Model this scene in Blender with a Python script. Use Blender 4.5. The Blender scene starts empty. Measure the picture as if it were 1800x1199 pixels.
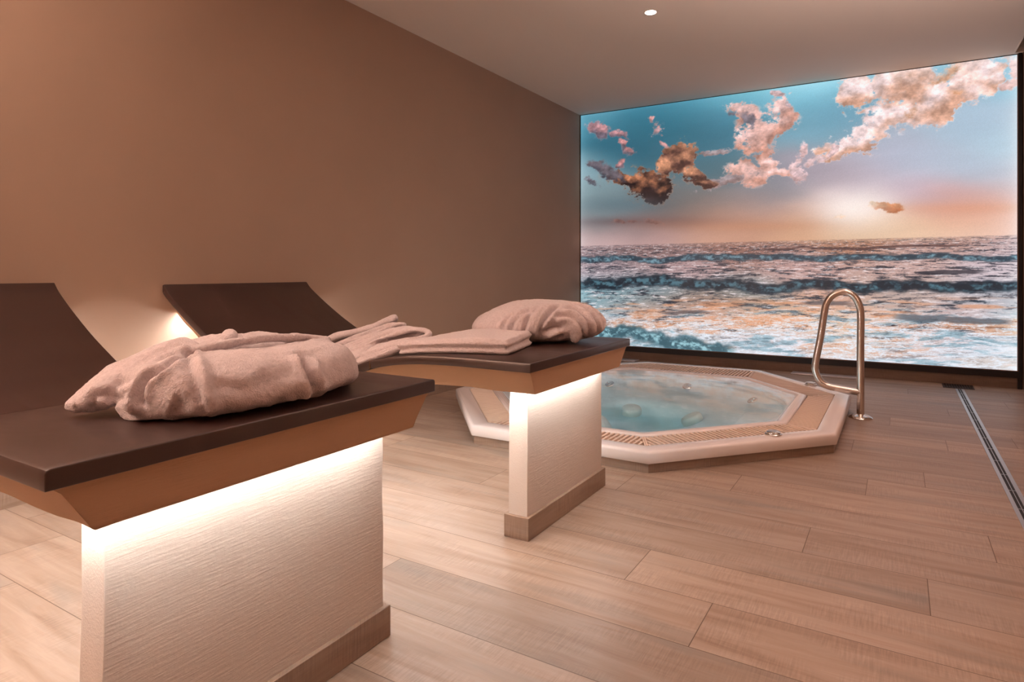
import bpy, bmesh, math, random
import numpy as np
from mathutils import Vector, noise

random.seed(7)
rng = np.random.default_rng(11)
C = bpy.context.scene.collection
SC = bpy.context.scene

# ------------------------------------------------------------ camera, world, exposure
EYE = 0.90
TH = math.radians(31.3175)
FPX = 1115.18
HZ = 476.62
cam_data = bpy.data.cameras.new('camera')
cam_data.sensor_fit = 'HORIZONTAL'
cam_data.sensor_width = 36.0
cam_data.lens = 36.0 * FPX / 1800.0
cam_data.shift_y = -(599.5 - HZ) / 1800.0
cam_data.clip_start = 0.02
cam = bpy.data.objects.new('camera', cam_data)
C.objects.link(cam)
cam.location = (0, 0, EYE)
cam.rotation_euler = (math.pi / 2, 0, TH)
SC.camera = cam

world = bpy.data.worlds.new('world')
SC.world = world
world.use_nodes = True
world.node_tree.nodes['Background'].inputs[0].default_value = (1.0, 0.75, 0.6, 1)
world.node_tree.nodes['Background'].inputs[1].default_value = 0.02

SC.view_settings.view_transform = 'Standard'
SC.view_settings.look = 'None'
SC.view_settings.gamma = 1
SC.view_settings.exposure = 0.0
SC.view_settings.use_curve_mapping = False

LED_STRENGTH = 128.0
LED_COLOR = (1.0, 0.97, 0.95)
LAMP_POWER = 8.0
UP_COLOR = (1.0, 0.81, 0.74)
LAMP_COLOR = (1.0, 0.60, 0.52)
MURAL_STRENGTH = 1.0

# room dimensions in metres
XL, XR = -2.896, 0.815
YM, YB = 6.16, -2.6
ZC = 2.562


# ------------------------------------------------------------ small helpers
def lin(c):
    return tuple(((v / 255.0) / 12.92 if v / 255.0 <= 0.04045 else ((v / 255.0 + 0.055) / 1.055) ** 2.4) for v in c)


def tag(o, label=None, cat=None, group=None, kind=None):
    if label: o['label'] = label
    if cat: o['category'] = cat
    if group: o['group'] = group
    if kind: o['kind'] = kind
    return o


def empty(name, loc):
    o = bpy.data.objects.new(name, None)
    o.empty_display_size = 0.1
    C.objects.link(o)
    o.location = loc
    return o


def link(name, me, m, parent=None):
    o = bpy.data.objects.new(name, me)
    C.objects.link(o)
    if m is not None:
        me.materials.clear()
        me.materials.append(m)
    if parent is not None:
        o.parent = parent
        P = Vector((0, 0, 0))
        q = parent
        while q is not None:
            P += q.location
            q = q.parent
        me.transform(__import__('mathutils').Matrix.Translation(-P))
    return o


def mesh(name, verts, faces, m, parent=None, smooth=None):
    me = bpy.data.meshes.new(name)
    me.from_pydata([tuple(v) for v in verts], [], faces)
    me.update()
    o = link(name, me, m, parent)
    if smooth is not None:
        shade(o, smooth)
    return o


def shade(o, angle=None):
    me = o.data
    me.polygons.foreach_set('use_smooth', [True] * len(me.polygons))
    if angle and angle < 179:
        me.set_sharp_from_angle(angle=math.radians(angle))
    me.update()


def from_bm(name, bm, m, parent=None, smooth=None):
    bmesh.ops.recalc_face_normals(bm, faces=bm.faces)
    me = bpy.data.meshes.new(name)
    bm.to_mesh(me)
    bm.free()
    o = link(name, me, m, parent)
    if smooth is not None:
        shade(o, smooth)
    return o


def add_box(bm, x0, x1, y0, y1, z0, z1):
    vs = [bm.verts.new(p) for p in ((x0, y0, z0), (x1, y0, z0), (x1, y1, z0), (x0, y1, z0),
                                    (x0, y0, z1), (x1, y0, z1), (x1, y1, z1), (x0, y1, z1))]
    for f in ((0, 3, 2, 1), (4, 5, 6, 7), (0, 1, 5, 4), (1, 2, 6, 5), (2, 3, 7, 6), (3, 0, 4, 7)):
        bm.faces.new([vs[i] for i in f])
    return vs


def box(name, m, x0, x1, y0, y1, z0, z1, parent=None, bevel=0.0, seg=2):
    bm = bmesh.new()
    add_box(bm, x0, x1, y0, y1, z0, z1)
    if bevel:
        bmesh.ops.bevel(bm, geom=list(bm.edges), offset=bevel, segments=seg, affect='EDGES', profile=0.5)
    return from_bm(name, bm, m, parent, 40 if bevel else None)


def tube_verts(path, radii, n=16, flat=None, closed_ends=True):
    """a swept tube; path list of Vector, radii per point (number or (ra, rb))"""
    vs, fs = [], []
    N = len(path)
    up = Vector((0, 0, 1))
    prev = None
    for i, p in enumerate(path):
        t = (path[min(i + 1, N - 1)] - path[max(i - 1, 0)]).normalized()
        if prev is None:
            s = t.cross(up)
            if s.length < 1e-3:
                s = t.cross(Vector((1, 0, 0)))
            s.normalize()
        else:
            s = (prev - t * prev.dot(t)).normalized()
        prev = s
        u = s.cross(t).normalized()
        r = radii[i] if isinstance(radii, (list, tuple)) else radii
        ra, rb = r if isinstance(r, (list, tuple)) else (r, r)
        for k in range(n):
            a = 2 * math.pi * k / n
            vs.append(p + s * (ra * math.cos(a)) + u * (rb * math.sin(a)))
    for i in range(N - 1):
        for k in range(n):
            a, b = i * n + k, i * n + (k + 1) % n
            fs.append((a, b, b + n, a + n))
    if closed_ends:
        fs.append(tuple(range(n))[::-1])
        fs.append(tuple((N - 1) * n + k for k in range(n)))
    return vs, fs


def smooth_path(pts, n=8):
    """Catmull-Rom through the points"""
    P = [Vector(p) for p in pts]
    P = [P[0] * 2 - P[1]] + P + [P[-1] * 2 - P[-2]]
    out = []
    for i in range(1, len(P) - 2):
        for k in range(n):
            t = k / n
            a, b, c, d = P[i - 1], P[i], P[i + 1], P[i + 2]
            out.append(0.5 * ((2 * b) + (c - a) * t + (2 * a - 5 * b + 4 * c - d) * t * t + (3 * b - a - 3 * c + d) * t ** 3))
    out.append(P[-2])
    return out


def lathe(name, m, prof, loc, parent=None, n=40, smooth=40, normal=(0, 0, 1)):
    vs, fs = [], []
    q = Vector((0, 0, 1)).rotation_difference(Vector(normal))
    for (r, z) in prof:
        for k in range(n):
            a = 2 * math.pi * k / n
            vs.append(Vector(loc) + q @ Vector((r * math.cos(a), r * math.sin(a), z)))
    for i in range(len(prof) - 1):
        for k in range(n):
            a, b = i * n + k, i * n + (k + 1) % n
            fs.append((a, b, b + n, a + n))
    fs.append(tuple(range(n))[::-1])
    fs.append(tuple((len(prof) - 1) * n + k for k in range(n)))
    return mesh(name, vs, fs, m, parent, smooth)


# pixel helpers used to place things at real positions
def ray(px, py):
    l = (px - 900) / FPX
    u = (HZ - py) / FPX
    return Vector((-math.sin(TH) + math.cos(TH) * l, math.cos(TH) + math.sin(TH) * l, u))


def at(px, py, axis, v):
    r = ray(px, py)
    o = Vector((0, 0, EYE))
    return o + r * ((v - o[axis]) / r[axis])


# ------------------------------------------------------------ materials
def mat(name, color=(0.5, 0.5, 0.5), rough=0.5, metal=0.0, spec=0.5):
    m = bpy.data.materials.new(name)
    m.use_nodes = True
    b = m.node_tree.nodes['Principled BSDF']
    b.inputs['Base Color'].default_value = (*color, 1)
    b.inputs['Roughness'].default_value = rough
    b.inputs['Metallic'].default_value = metal
    b.inputs['Specular IOR Level'].default_value = spec
    return m


class NT:
    def __init__(s, m):
        s.t = m.node_tree
        s.n = s.t.nodes
        s.b = s.n['Principled BSDF']

    def node(s, kind, **kw):
        nd = s.n.new(kind)
        for k, v in kw.items():
            setattr(nd, k, v)
        return nd

    def link(s, a, b):
        s.t.links.new(a, b)

    def coords(s, scale=(1, 1, 1), rot=(0, 0, 0), kind='Object', src=None):
        if src is None:
            src = s.node('ShaderNodeTexCoord').outputs[kind]
        mp = s.node('ShaderNodeMapping')
        mp.inputs['Scale'].default_value = scale
        mp.inputs['Rotation'].default_value = rot
        s.link(src, mp.inputs[0])
        return mp.outputs[0]

    def noise(s, vec, scale=5, detail=4, rough=0.5, dist=0.0):
        nd = s.node('ShaderNodeTexNoise')
        nd.inputs['Scale'].default_value = scale
        nd.inputs['Detail'].default_value = detail
        nd.inputs['Roughness'].default_value = rough
        nd.inputs['Distortion'].default_value = dist
        s.link(vec, nd.inputs['Vector'])
        return nd.outputs['Fac']

    def ramp(s, fac, stops):
        nd = s.node('ShaderNodeValToRGB')
        e = nd.color_ramp.elements
        while len(e) < len(stops):
            e.new(0.5)
        for i, (p, c) in enumerate(stops):
            e[i].position = p
            e[i].color = (*c, 1) if len(c) == 3 else c
        s.link(fac, nd.inputs[0])
        return nd.outputs[0]

    def mix(s, fac, a, b, mode='MIX'):
        nd = s.node('ShaderNodeMix', data_type='RGBA', blend_type=mode)
        if isinstance(fac, (int, float)):
            nd.inputs[0].default_value = fac
        else:
            s.link(fac, nd.inputs[0])
        for idx, v in ((6, a), (7, b)):
            if isinstance(v, tuple):
                nd.inputs[idx].default_value = (*v, 1) if len(v) == 3 else v
            else:
                s.link(v, nd.inputs[idx])
        return nd.outputs[2]

    def math(s, op, a, b=None, c=None, clamp=False):
        nd = s.node('ShaderNodeMath', operation=op, use_clamp=clamp)
        for i, v in enumerate((a, b, c)):
            if v is None:
                continue
            if isinstance(v, (int, float)):
                nd.inputs[i].default_value = v
            else:
                s.link(v, nd.inputs[i])
        return nd.outputs[0]

    def bump(s, h, strength=0.3, dist=0.01, normal=None):
        nd = s.node('ShaderNodeBump')
        nd.inputs['Strength'].default_value = strength
        nd.inputs['Distance'].default_value = dist
        s.link(h, nd.inputs['Height'])
        if normal is not None:
            s.link(normal, nd.inputs['Normal'])
        return nd.outputs[0]


def plaster_material(name, col, col2, stroke=0.6, rough=0.85, rot=(0.5, 0.35, 0.25)):
    """painted, brushed render: long brush strokes and some pits"""
    m = mat(name, col, rough, spec=0.25)
    t = NT(m)
    v1 = t.coords((110, 9, 110), rot)
    n1 = t.noise(v1, 2.0, 5, 0.62, 0.3)
    v2 = t.coords((1, 1, 1))
    n2 = t.noise(v2, 70, 3, 0.6)
    n3 = t.noise(v2, 2.5, 3, 0.5)
    c = t.mix(n3, col, col2)
    t.link(c, t.b.inputs['Base Color'])
    h = t.math('ADD', t.math('MULTIPLY', n1, 1.0), t.math('MULTIPLY', n2, 0.35))
    t.link(t.bump(h, stroke, 0.0028), t.b.inputs['Normal'])
    return m


M = {}
# left wall: taupe paint
M['wall_paint'] = mat('taupe wall paint', lin((168, 142, 124)), 0.62, spec=0.3)
t = NT(M['wall_paint'])
v = t.coords()
n = t.noise(v, 1.4, 4, 0.55)
t.link(t.mix(n, lin((163, 137, 119)), lin((174, 147, 128))), t.b.inputs['Base Color'])
t.link(t.bump(t.noise(v, 130, 3, 0.6), 0.12, 0.002), t.b.inputs['Normal'])

M['ceiling_paint'] = mat('ceiling paint', lin((232, 220, 208)), 0.8, spec=0.2)
t = NT(M['ceiling_paint'])
t.link(t.bump(t.noise(t.coords(), 160, 2, 0.6), 0.08, 0.002), t.b.inputs['Normal'])

M['recess'] = mat('recess dark board', lin((120, 95, 78)), 0.8)

# wood look floor tile; UV map holds metres along / across each plank
def wood_color(t, uvec, rnd, vx_scale=1.0):
    """uvec: a vector in metres along the plank, rnd: a 0..1 value per plank"""
    off = t.node('ShaderNodeCombineXYZ')
    t.link(t.math('MULTIPLY', rnd, 37.0), off.inputs[0])
    t.link(t.math('MULTIPLY', rnd, 91.0), off.inputs[1])
    add = t.node('ShaderNodeVectorMath', operation='ADD')
    t.link(uvec, add.inputs[0])
    t.link(off.outputs[0], add.inputs[1])
    base = add.outputs[0]
    long_streak = t.noise(t.coords((1.1, 11, 1), src=base), 1.6, 5, 0.6, 0.6)
    grey = t.noise(t.coords((0.9, 6.0, 1), src=base), 1.4, 3, 0.6, 0.4)
    fine = t.noise(t.coords((9, 190, 1), src=base), 1.0, 3, 0.65)
    weave = t.noise(t.coords((210, 12, 1), (0, 0, 0.12), src=base), 1.0, 3, 0.6)
    cells = t.noise(t.coords((3.0, 5.0, 1), src=base), 1.5, 2, 0.5)
    c = t.ramp(long_streak, [(0.28, lin((138, 114, 98))), (0.46, lin((156, 135, 119))), (0.62, lin((166, 147, 133))), (0.8, lin((154, 127, 107)))])
    gfac = t.ramp(grey, [(0.54, (0, 0, 0)), (0.72, (1, 1, 1))])
    c = t.mix(t.math('MULTIPLY', gfac, 0.62), c, lin((132, 125, 118)))
    tone = t.ramp(rnd, [(0.0, (0.84, 0.82, 0.80)), (0.5, (0.97, 0.96, 0.95)), (1.0, (1.1, 1.07, 1.03))])
    c = t.mix(1.0, c, tone, 'MULTIPLY')
    f = t.ramp(fine, [(0.3, (0.88, 0.87, 0.86)), (0.7, (1.06, 1.06, 1.06))])
    c = t.mix(0.55, c, t.mix(1.0, c, f, 'MULTIPLY'))
    w = t.ramp(weave, [(0.38, (0.74, 0.72, 0.71)), (0.62, (1.16, 1.16, 1.17))])
    c = t.mix(t.math('MULTIPLY', t.ramp(cells, [(0.42, (0, 0, 0)), (0.58, (1, 1, 1))]), 0.55), c, t.mix(1.0, c, w, 'MULTIPLY'))
    h = t.math('ADD', t.math('MULTIPLY', fine, 0.5), t.math('MULTIPLY', weave, 0.6))
    return c, h


M['floor_tile'] = mat('wood look floor tile', lin((196, 156, 126)), 0.42, spec=0.45)
t = NT(M['floor_tile'])
uvn = t.node('ShaderNodeUVMap', uv_map='plank')
at_r = t.node('ShaderNodeAttribute', attribute_name='plank_random')
at_l = t.node('ShaderNodeAttribute', attribute_name='plank_length')
sep = t.node('ShaderNodeSeparateXYZ')
t.link(uvn.outputs[0], sep.inputs[0])
c, h = wood_color(t, uvn.outputs[0], at_r.outputs['Fac'])
ex = t.math('MINIMUM', sep.outputs[0], t.math('SUBTRACT', at_l.outputs['Fac'], sep.outputs[0]))
ey = t.math('MINIMUM', sep.outputs[1], t.math('SUBTRACT', 0.2325, sep.outputs[1]))
e = t.math('MINIMUM', ex, ey)
joint = t.node('ShaderNodeMapRange', interpolation_type='SMOOTHSTEP')
joint.inputs['From Min'].default_value = 0.0007
joint.inputs['From Max'].default_value = 0.0016
t.link(e, joint.inputs['Value'])
c2 = t.mix(joint.outputs[0], lin((92, 68, 50)), c)
t.link(c2, t.b.inputs['Base Color'])
hh = t.math('ADD', t.math('MULTIPLY', h, 0.25), t.math('MULTIPLY', joint.outputs[0], 1.0))
t.link(t.bump(hh, 0.28, 0.0025), t.b.inputs['Normal'])
t.link(t.ramp(h, [(0.3, (0.36,) * 3), (0.8, (0.5,) * 3)]), t.b.inputs['Roughness'])


def tile_trim(name, tint):
    m = mat(name, lin((190, 150, 120)), 0.5, spec=0.4)
    t = NT(m)
    v = t.node('ShaderNodeTexCoord').outputs['Object']
    sp = t.node('ShaderNodeSeparateXYZ')
    t.link(v, sp.inputs[0])
    along = t.math('ADD', sp.outputs[0], sp.outputs[1])
    cb = t.node('ShaderNodeCombineXYZ')
    t.link(along, cb.inputs[0])
    t.link(sp.outputs[2], cb.inputs[1])
    r = t.node('ShaderNodeValue')
    r.outputs[0].default_value = 0.35
    c, h = wood_color(t, cb.outputs[0], r.outputs[0])
    t.link(t.mix(1.0, c, tint, 'MULTIPLY'), t.b.inputs['Base Color'])
    t.link(t.bump(h, 0.25, 0.002), t.b.inputs['Normal'])
    return m


M['trim_tile'] = tile_trim('wood look trim tile', (0.86, 0.82, 0.78))
M['shaded_tile'] = tile_trim('trim tile in painted shade', (0.52, 0.44, 0.40))  # same trim tile, tinted darker for the shade under the mural frame
M['plaster'] = plaster_material('brushed cream plaster', lin((202, 190, 179)), lin((192, 179, 168)), 0.38)
M['shell_plaster'] = plaster_material('sand plaster of the lounger body', lin((184, 152, 124)), lin((174, 143, 116)), 0.4, rot=(0.1, 0.05, 0.1))

# dark laminate
M['laminate'] = mat('dark brown laminate', lin((58, 38, 33)), 0.34, spec=0.75)
t = NT(M['laminate'])
v = t.coords((1.0, 1.0, 1.0))
sm = t.noise(t.coords((0.8, 2.4, 0.8)), 3.0, 5, 0.6, 0.6)
t.link(t.ramp(sm, [(0.35, lin((50, 33, 30))), (0.62, lin((58, 39, 35))), (0.78, lin((74, 53, 49)))]), t.b.inputs['Base Color'])
t.link(t.ramp(sm, [(0.3, (0.28,) * 3), (0.75, (0.42,) * 3)]), t.b.inputs['Roughness'])
M['laminate_edge'] = mat('laminate joint line', lin((120, 90, 62)), 0.5)


def terry(name, col, shadow):
    m = mat(name, col, 0.95, spec=0.15)
    t = NT(m)
    v = t.coords()
    n1 = t.noise(v, 420, 3, 0.7)
    n2 = t.noise(v, 120, 4, 0.7)
    n3 = t.noise(v, 18, 3, 0.6)
    vo = t.node('ShaderNodeTexVoronoi')
    vo.inputs['Scale'].default_value = 330
    t.link(v, vo.inputs['Vector'])
    c = t.mix(t.ramp(n2, [(0.35, (0, 0, 0)), (0.65, (1, 1, 1))]), shadow, col)
    t.link(c, t.b.inputs['Base Color'])
    h = t.math('ADD', t.math('MULTIPLY', n1, 0.5), t.math('ADD', t.math('MULTIPLY', n2, 1.0), t.math('MULTIPLY', vo.outputs[0], 0.6)))
    h = t.math('ADD', h, t.math('MULTIPLY', n3, 1.5))
    t.link(t.bump(h, 0.5, 0.005), t.b.inputs['Normal'])
    t.b.inputs['Sheen Weight'].default_value = 0.35
    t.b.inputs['Sheen Roughness'].default_value = 0.5
    t.b.inputs['Subsurface Weight'].default_value = 0.0
    return m


M['terry'] = terry('white terry cloth', lin((222, 210, 211)), lin((204, 191, 192)))
M['terry_towel'] = terry('white towelling', lin((228, 216, 217)), lin((212, 199, 200)))

M['acrylic'] = mat('white acrylic', lin((230, 221, 216)), 0.16, spec=0.5)
M['grille'] = mat('cream plastic grille', lin((228, 204, 184)), 0.42, spec=0.4)
M['basin'] = mat('white acrylic basin', lin((232, 242, 246)), 0.3, spec=0.4)
M['chrome'] = mat('polished steel', (0.82, 0.78, 0.74), 0.09, 1.0)
M['brushed'] = mat('brushed steel', (0.72, 0.67, 0.62), 0.24, 1.0)
t = NT(M['brushed'])
t.link(t.bump(t.noise(t.coords((900, 900, 30)), 1.0, 2, 0.5), 0.06, 0.001), t.b.inputs['Normal'])
M['drain_steel'] = mat('matt steel', (0.62, 0.61, 0.62), 0.34, 1.0)
M['dark_slot'] = mat('dark slot', lin((26, 18, 16)), 0.6)
M['grate_dark'] = mat('dark steel grate', lin((70, 60, 58)), 0.4, 0.7)
M['frame'] = mat('black frame', lin((28, 22, 22)), 0.38, spec=0.4)
M['frame_edge'] = mat('bronze frame edge', lin((120, 84, 62)), 0.35, 0.6)
M['white_plastic'] = mat('white plastic cover', lin((224, 222, 214)), 0.35)
M['grey_plate'] = mat('pale grey cover plate', lin((190, 184, 186)), 0.35, 0.3)

M['led'] = mat('warm light strip', (1, 1, 1), 0.5)
t = NT(M['led'])
t.b.inputs['Emission Color'].default_value = (*LED_COLOR, 1)
t.b.inputs['Emission Strength'].default_value = LED_STRENGTH
M['lamp_glass'] = mat('lit lamp lens', (1, 1, 1), 0.4)
t = NT(M['lamp_glass'])
t.b.inputs['Emission Color'].default_value = (1.0, 0.9, 0.84, 1)
t.b.inputs['Emission Strength'].default_value = 14.0

# water: clear sheet with mirror reflection, and a faint green-blue body
mw = bpy.data.materials.new('spa water')
mw.use_nodes = True
nt = mw.node_tree
nt.nodes.remove(nt.nodes['Principled BSDF'])
out = nt.nodes['Material Output']
tr = nt.nodes.new('ShaderNodeBsdfTransparent')
gl = nt.nodes.new('ShaderNodeBsdfGlossy')
gl.inputs['Roughness'].default_value = 0.035
lw = nt.nodes.new('ShaderNodeLayerWeight')
pw = nt.nodes.new('ShaderNodeMath'); pw.operation = 'POWER'
pw.inputs[1].default_value = 5.0
ma = nt.nodes.new('ShaderNodeMath'); ma.operation = 'MULTIPLY_ADD'
ma.inputs[1].default_value = 0.96
ma.inputs[2].default_value = 0.025
mx = nt.nodes.new('ShaderNodeMixShader')
tc = nt.nodes.new('ShaderNodeTexCoord')
no = nt.nodes.new('ShaderNodeTexNoise'); no.inputs['Scale'].default_value = 5.0; no.inputs['Detail'].default_value = 3
bp = nt.nodes.new('ShaderNodeBump'); bp.inputs['Strength'].default_value = 0.10; bp.inputs['Distance'].default_value = 0.01
nt.links.new(tc.outputs['Object'], no.inputs['Vector'])
nt.links.new(no.outputs['Fac'], bp.inputs['Height'])
nt.links.new(bp.outputs[0], gl.inputs['Normal'])
nt.links.new(lw.outputs['Facing'], pw.inputs[0])
lw.inputs['Blend'].default_value = 0.5
nt.links.new(pw.outputs[0], ma.inputs[0])
nt.links.new(ma.outputs[0], mx.inputs[0])
nt.links.new(tr.outputs[0], mx.inputs[1])
nt.links.new(gl.outputs[0], mx.inputs[2])
nt.links.new(mx.outputs[0], out.inputs['Surface'])
va = nt.nodes.new('ShaderNodeVolumeAbsorption')
va.inputs['Color'].default_value = (0.28, 0.80, 0.90, 1)
va.inputs['Density'].default_value = 0.8
nt.links.new(va.outputs[0], out.inputs['Volume'])
M['water'] = mw

# ------------------------------------------------------------ the spa outline (a long octagon)
TC = (-1.42, 4.072)
TA, TB = 1.16, 1.357
HS, VS = 0.476, 0.567
OCT = [(-HS, -TB), (HS, -TB), (TA, -VS), (TA, VS), (HS, TB), (-HS, TB), (-TA, VS), (-TA, -VS)]


STRETCH = [1, 1, 1, 1.4, 2.35, 1.4, 1, 1]          # the grille is wider on the far sides


def edge_inset(i, t_):
    if t_ <= 0.09: return t_
    return 0.09 + min(t_ - 0.09, 0.1465) * STRETCH[i] + max(t_ - 0.2365, 0)


def octagon(inset):
    out = []
    L = []
    for i in range(8):
        a, b = Vector(OCT[i]), Vector(OCT[(i + 1) % 8])
        d = (b - a).normalized()
        nrm = Vector((-d.y, d.x))          # inward for a counter-clockwise outline
        L.append((a + nrm * edge_inset(i, inset), d))
    for i in range(8):
        (p, d), (q, e) = L[i - 1], L[i]
        den = d.x * e.y - d.y * e.x
        s = ((q.x - p.x) * e.y - (q.y - p.y) * e.x) / den
        r = p + d * s
        out.append((TC[0] + r.x, TC[1] + r.y))
    return out


def inside_oct(x, y, inset):
    P = octagon(inset)
    for i in range(8):
        a, b = P[i], P[(i + 1) % 8]
        if (b[0] - a[0]) * (y - a[1]) - (b[1] - a[1]) * (x - a[0]) < 0:
            return False
    return True


# ------------------------------------------------------------ floor
ROW = 0.2325
ROW0 = 1.518
PL = 1.253
JOINT = {17: 0.063, 14: 0.273, 12: -0.041, 10: 0.215, 7: 0.097, 6: -0.112, 5: -0.588, 4: 0.261, 3: -0.262,
         2: 0.073, 1: -0.682, 0: -0.429, -1: -1.33, -3: -2.43, -4: -2.18, 13: -0.52, 16: 0.62, 15: -0.35, 11: 0.52,
         9: -0.2, 8: 0.5, -2: -0.2}
fv, ff, fuv, frand, flen = [], [], [], [], []


def floor_cell(x0, x1, y0, y1, xs, ys, L, r):
    b = len(fv)
    fv.extend([(x0, y0, 0), (x1, y0, 0), (x1, y1, 0), (x0, y1, 0)])
    ff.append((b, b + 1, b + 2, b + 3))
    fuv.extend([(x0 - xs, y0 - ys), (x1 - xs, y0 - ys), (x1 - xs, y1 - ys), (x0 - xs, y1 - ys)])
    frand.append(r)
    flen.append(L)


k = math.floor((YB - ROW0) / ROW)
while ROW0 + k * ROW < YM:
    ys = ROW0 + k * ROW
    y0, y1 = max(ys, YB), min(ys + ROW, YM)
    j = JOINT.get(k, random.uniform(-0.6, 0.6))
    xs = j - math.ceil((j - XL) / PL) * PL
    while xs < XR:
        xe = xs + PL
        r = random.random()
        x0, x1 = max(xs, XL), min(xe, XR)
        if x1 - x0 > 1e-4:
            near_tub = (x1 > TC[0] - TA and x0 < TC[0] + TA and y1 > TC[1] - TB and y0 < TC[1] + TB)
            if not near_tub:
                floor_cell(x0, x1, y0, y1, xs, ys, PL, r)
            else:
                nx = max(1, round((x1 - x0) / 0.04))
                ny = 6
                for a in range(nx):
                    for b in range(ny):
                        ax0, ax1 = x0 + (x1 - x0) * a / nx, x0 + (x1 - x0) * (a + 1) / nx
                        by0, by1 = y0 + (y1 - y0) * b / ny, y0 + (y1 - y0) * (b + 1) / ny
                        if all(inside_oct(px, py, 0.05) for px in (ax0, ax1) for py in (by0, by1)):
                            continue
                        floor_cell(ax0, ax1, by0, by1, xs, ys, PL, r)
        xs = xe
    k += 1
floor = mesh('floor', fv, ff, M['floor_tile'])
uvl = floor.data.uv_layers.new(name='plank')
uvl.data.foreach_set('uv', [c for p in fuv for c in p])
a = floor.data.attributes.new('plank_random', 'FLOAT', 'FACE')
a.data.foreach_set('value', frand)
a = floor.data.attributes.new('plank_length', 'FLOAT', 'FACE')
a.data.foreach_set('value', flen)
tag(floor, 'wood look plank tile floor', None, kind='structure')

# ------------------------------------------------------------ walls and ceiling
tag(box('wall_left', M['wall_paint'], XL - 0.15, XL, YB - 0.15, YM + 0.15, -0.02, ZC + 0.2), kind='structure')
tag(box('wall_right', M['wall_paint'], XR, XR + 0.15, YB - 0.15, YM + 0.15, -0.02, ZC + 0.2), kind='structure')
tag(box('wall_back', M['wall_paint'], XL, XR, YB - 0.15, YB, -0.02, ZC + 0.2), kind='structure')
tag(box('wall_front', M['wall_paint'], XL, XR, YM + 0.03, YM + 0.15, -0.02, ZC + 0.2), kind='structure')

# ceiling, with a narrow slot along the right wall
bm = bmesh.new()
SX = 0.757
add_box(bm, XL, SX, YB, YM + 0.03, ZC, ZC + 0.10)
add_box(bm, SX, XR, 6.095, YM + 0.03, ZC, ZC + 0.10)
add_box(bm, SX, XR, YB, YB + 1.0, ZC, ZC + 0.10)
add_box(bm, XL, XR, YB, YM + 0.03, ZC + 0.16, ZC + 0.2)
tag(from_bm('ceiling', bm, M['ceiling_paint']), kind='structure')
bm = bmesh.new()
add_box(bm, SX - 0.004, SX + 0.004, YB + 1.0, 6.095, ZC - 0.006, ZC + 0.16)
add_box(bm, SX, XR, 6.091, 6.099, ZC - 0.006, ZC + 0.16)
tag(from_bm('trim_1', bm, M['ceiling_paint']), kind='structure')
tag(box('trim_2', M['recess'], SX, XR, YB + 1.0, 6.09, ZC + 0.13, ZC + 0.158), kind='structure')

# tile skirting under the picture wall and along the left wall
tag(box('baseboard_front', M['shaded_tile'], XL, 0.778, YM - 0.012, YM + 0.03, 0, 0.082), kind='structure')
tag(box('baseboard_left', M['trim_tile'], XL, XL + 0.011, YB, YM - 0.012, 0, 0.07), kind='structure')

# ------------------------------------------------------------ backlit picture wall
mural = empty('backlit_mural', ((XL + 0.79) / 2, YM, 0.08))
tag(mural, 'huge backlit photo wall of a sunset sea with clouds and breaking waves', 'mural')
X0, X1, Z0, Z1 = XL + 0.008, 0.779, 0.137, ZC - 0.006


def sm(x, a, b):
    t_ = np.clip((x - a) / (b - a), 0, 1)
    return t_ * t_ * (3 - 2 * t_)


LAT = rng.random((512, 512)).astype(np.float32)


def vnoise(x, y):
    xi, yi = np.floor(x).astype(int), np.floor(y).astype(int)
    fx, fy = x - xi, y - yi
    fx, fy = fx * fx * (3 - 2 * fx), fy * fy * (3 - 2 * fy)
    g = lambda i, j: LAT[(xi + i) % 512, (yi + j) % 512]
    return (g(0, 0) * (1 - fx) + g(1, 0) * fx) * (1 - fy) + (g(0, 1) * (1 - fx) + g(1, 1) * fx) * fy


def fbm(x, y, o=5, gain=0.55):
    s, a_, w = 0, 1.0, 0
    for i in range(o):
        s = s + a_ * vnoise(x * 2 ** i + 17.3 * i, y * 2 ** i + 5.1 * i)
        w += a_
        a_ *= gain
    return s / w


def field(pts, PX, PY, sx=60, sy=40):
    """smooth colour field through (px, py, (r, g, b)) samples"""
    acc = np.zeros(PX.shape + (len(pts[0][2]),))
    wsum = np.zeros(PX.shape)
    for (x, y, c_) in pts:
        d2 = ((PX - x) / sx) ** 2 + ((PY - y) / sy) ** 2
        w = np.exp(-d2 * 0.9) + 0.02 * np.exp(-d2 * 0.08) + 1e-9
        acc += w[..., None] * np.array(c_, float)
        wsum += w
    return acc / wsum[..., None]


NX, NZ = 1000, 660
gx = np.linspace(X0, X1, NX)
gz = np.linspace(Z0, Z1, NZ)
GX, GZ = np.meshgrid(gx, gz)
ct, st = math.cos(TH), math.sin(TH)
dep = -st * GX + ct * YM
PX = 900 + FPX * (ct * GX + st * YM) / dep
PY = HZ - FPX * (GZ - EYE) / dep

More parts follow.
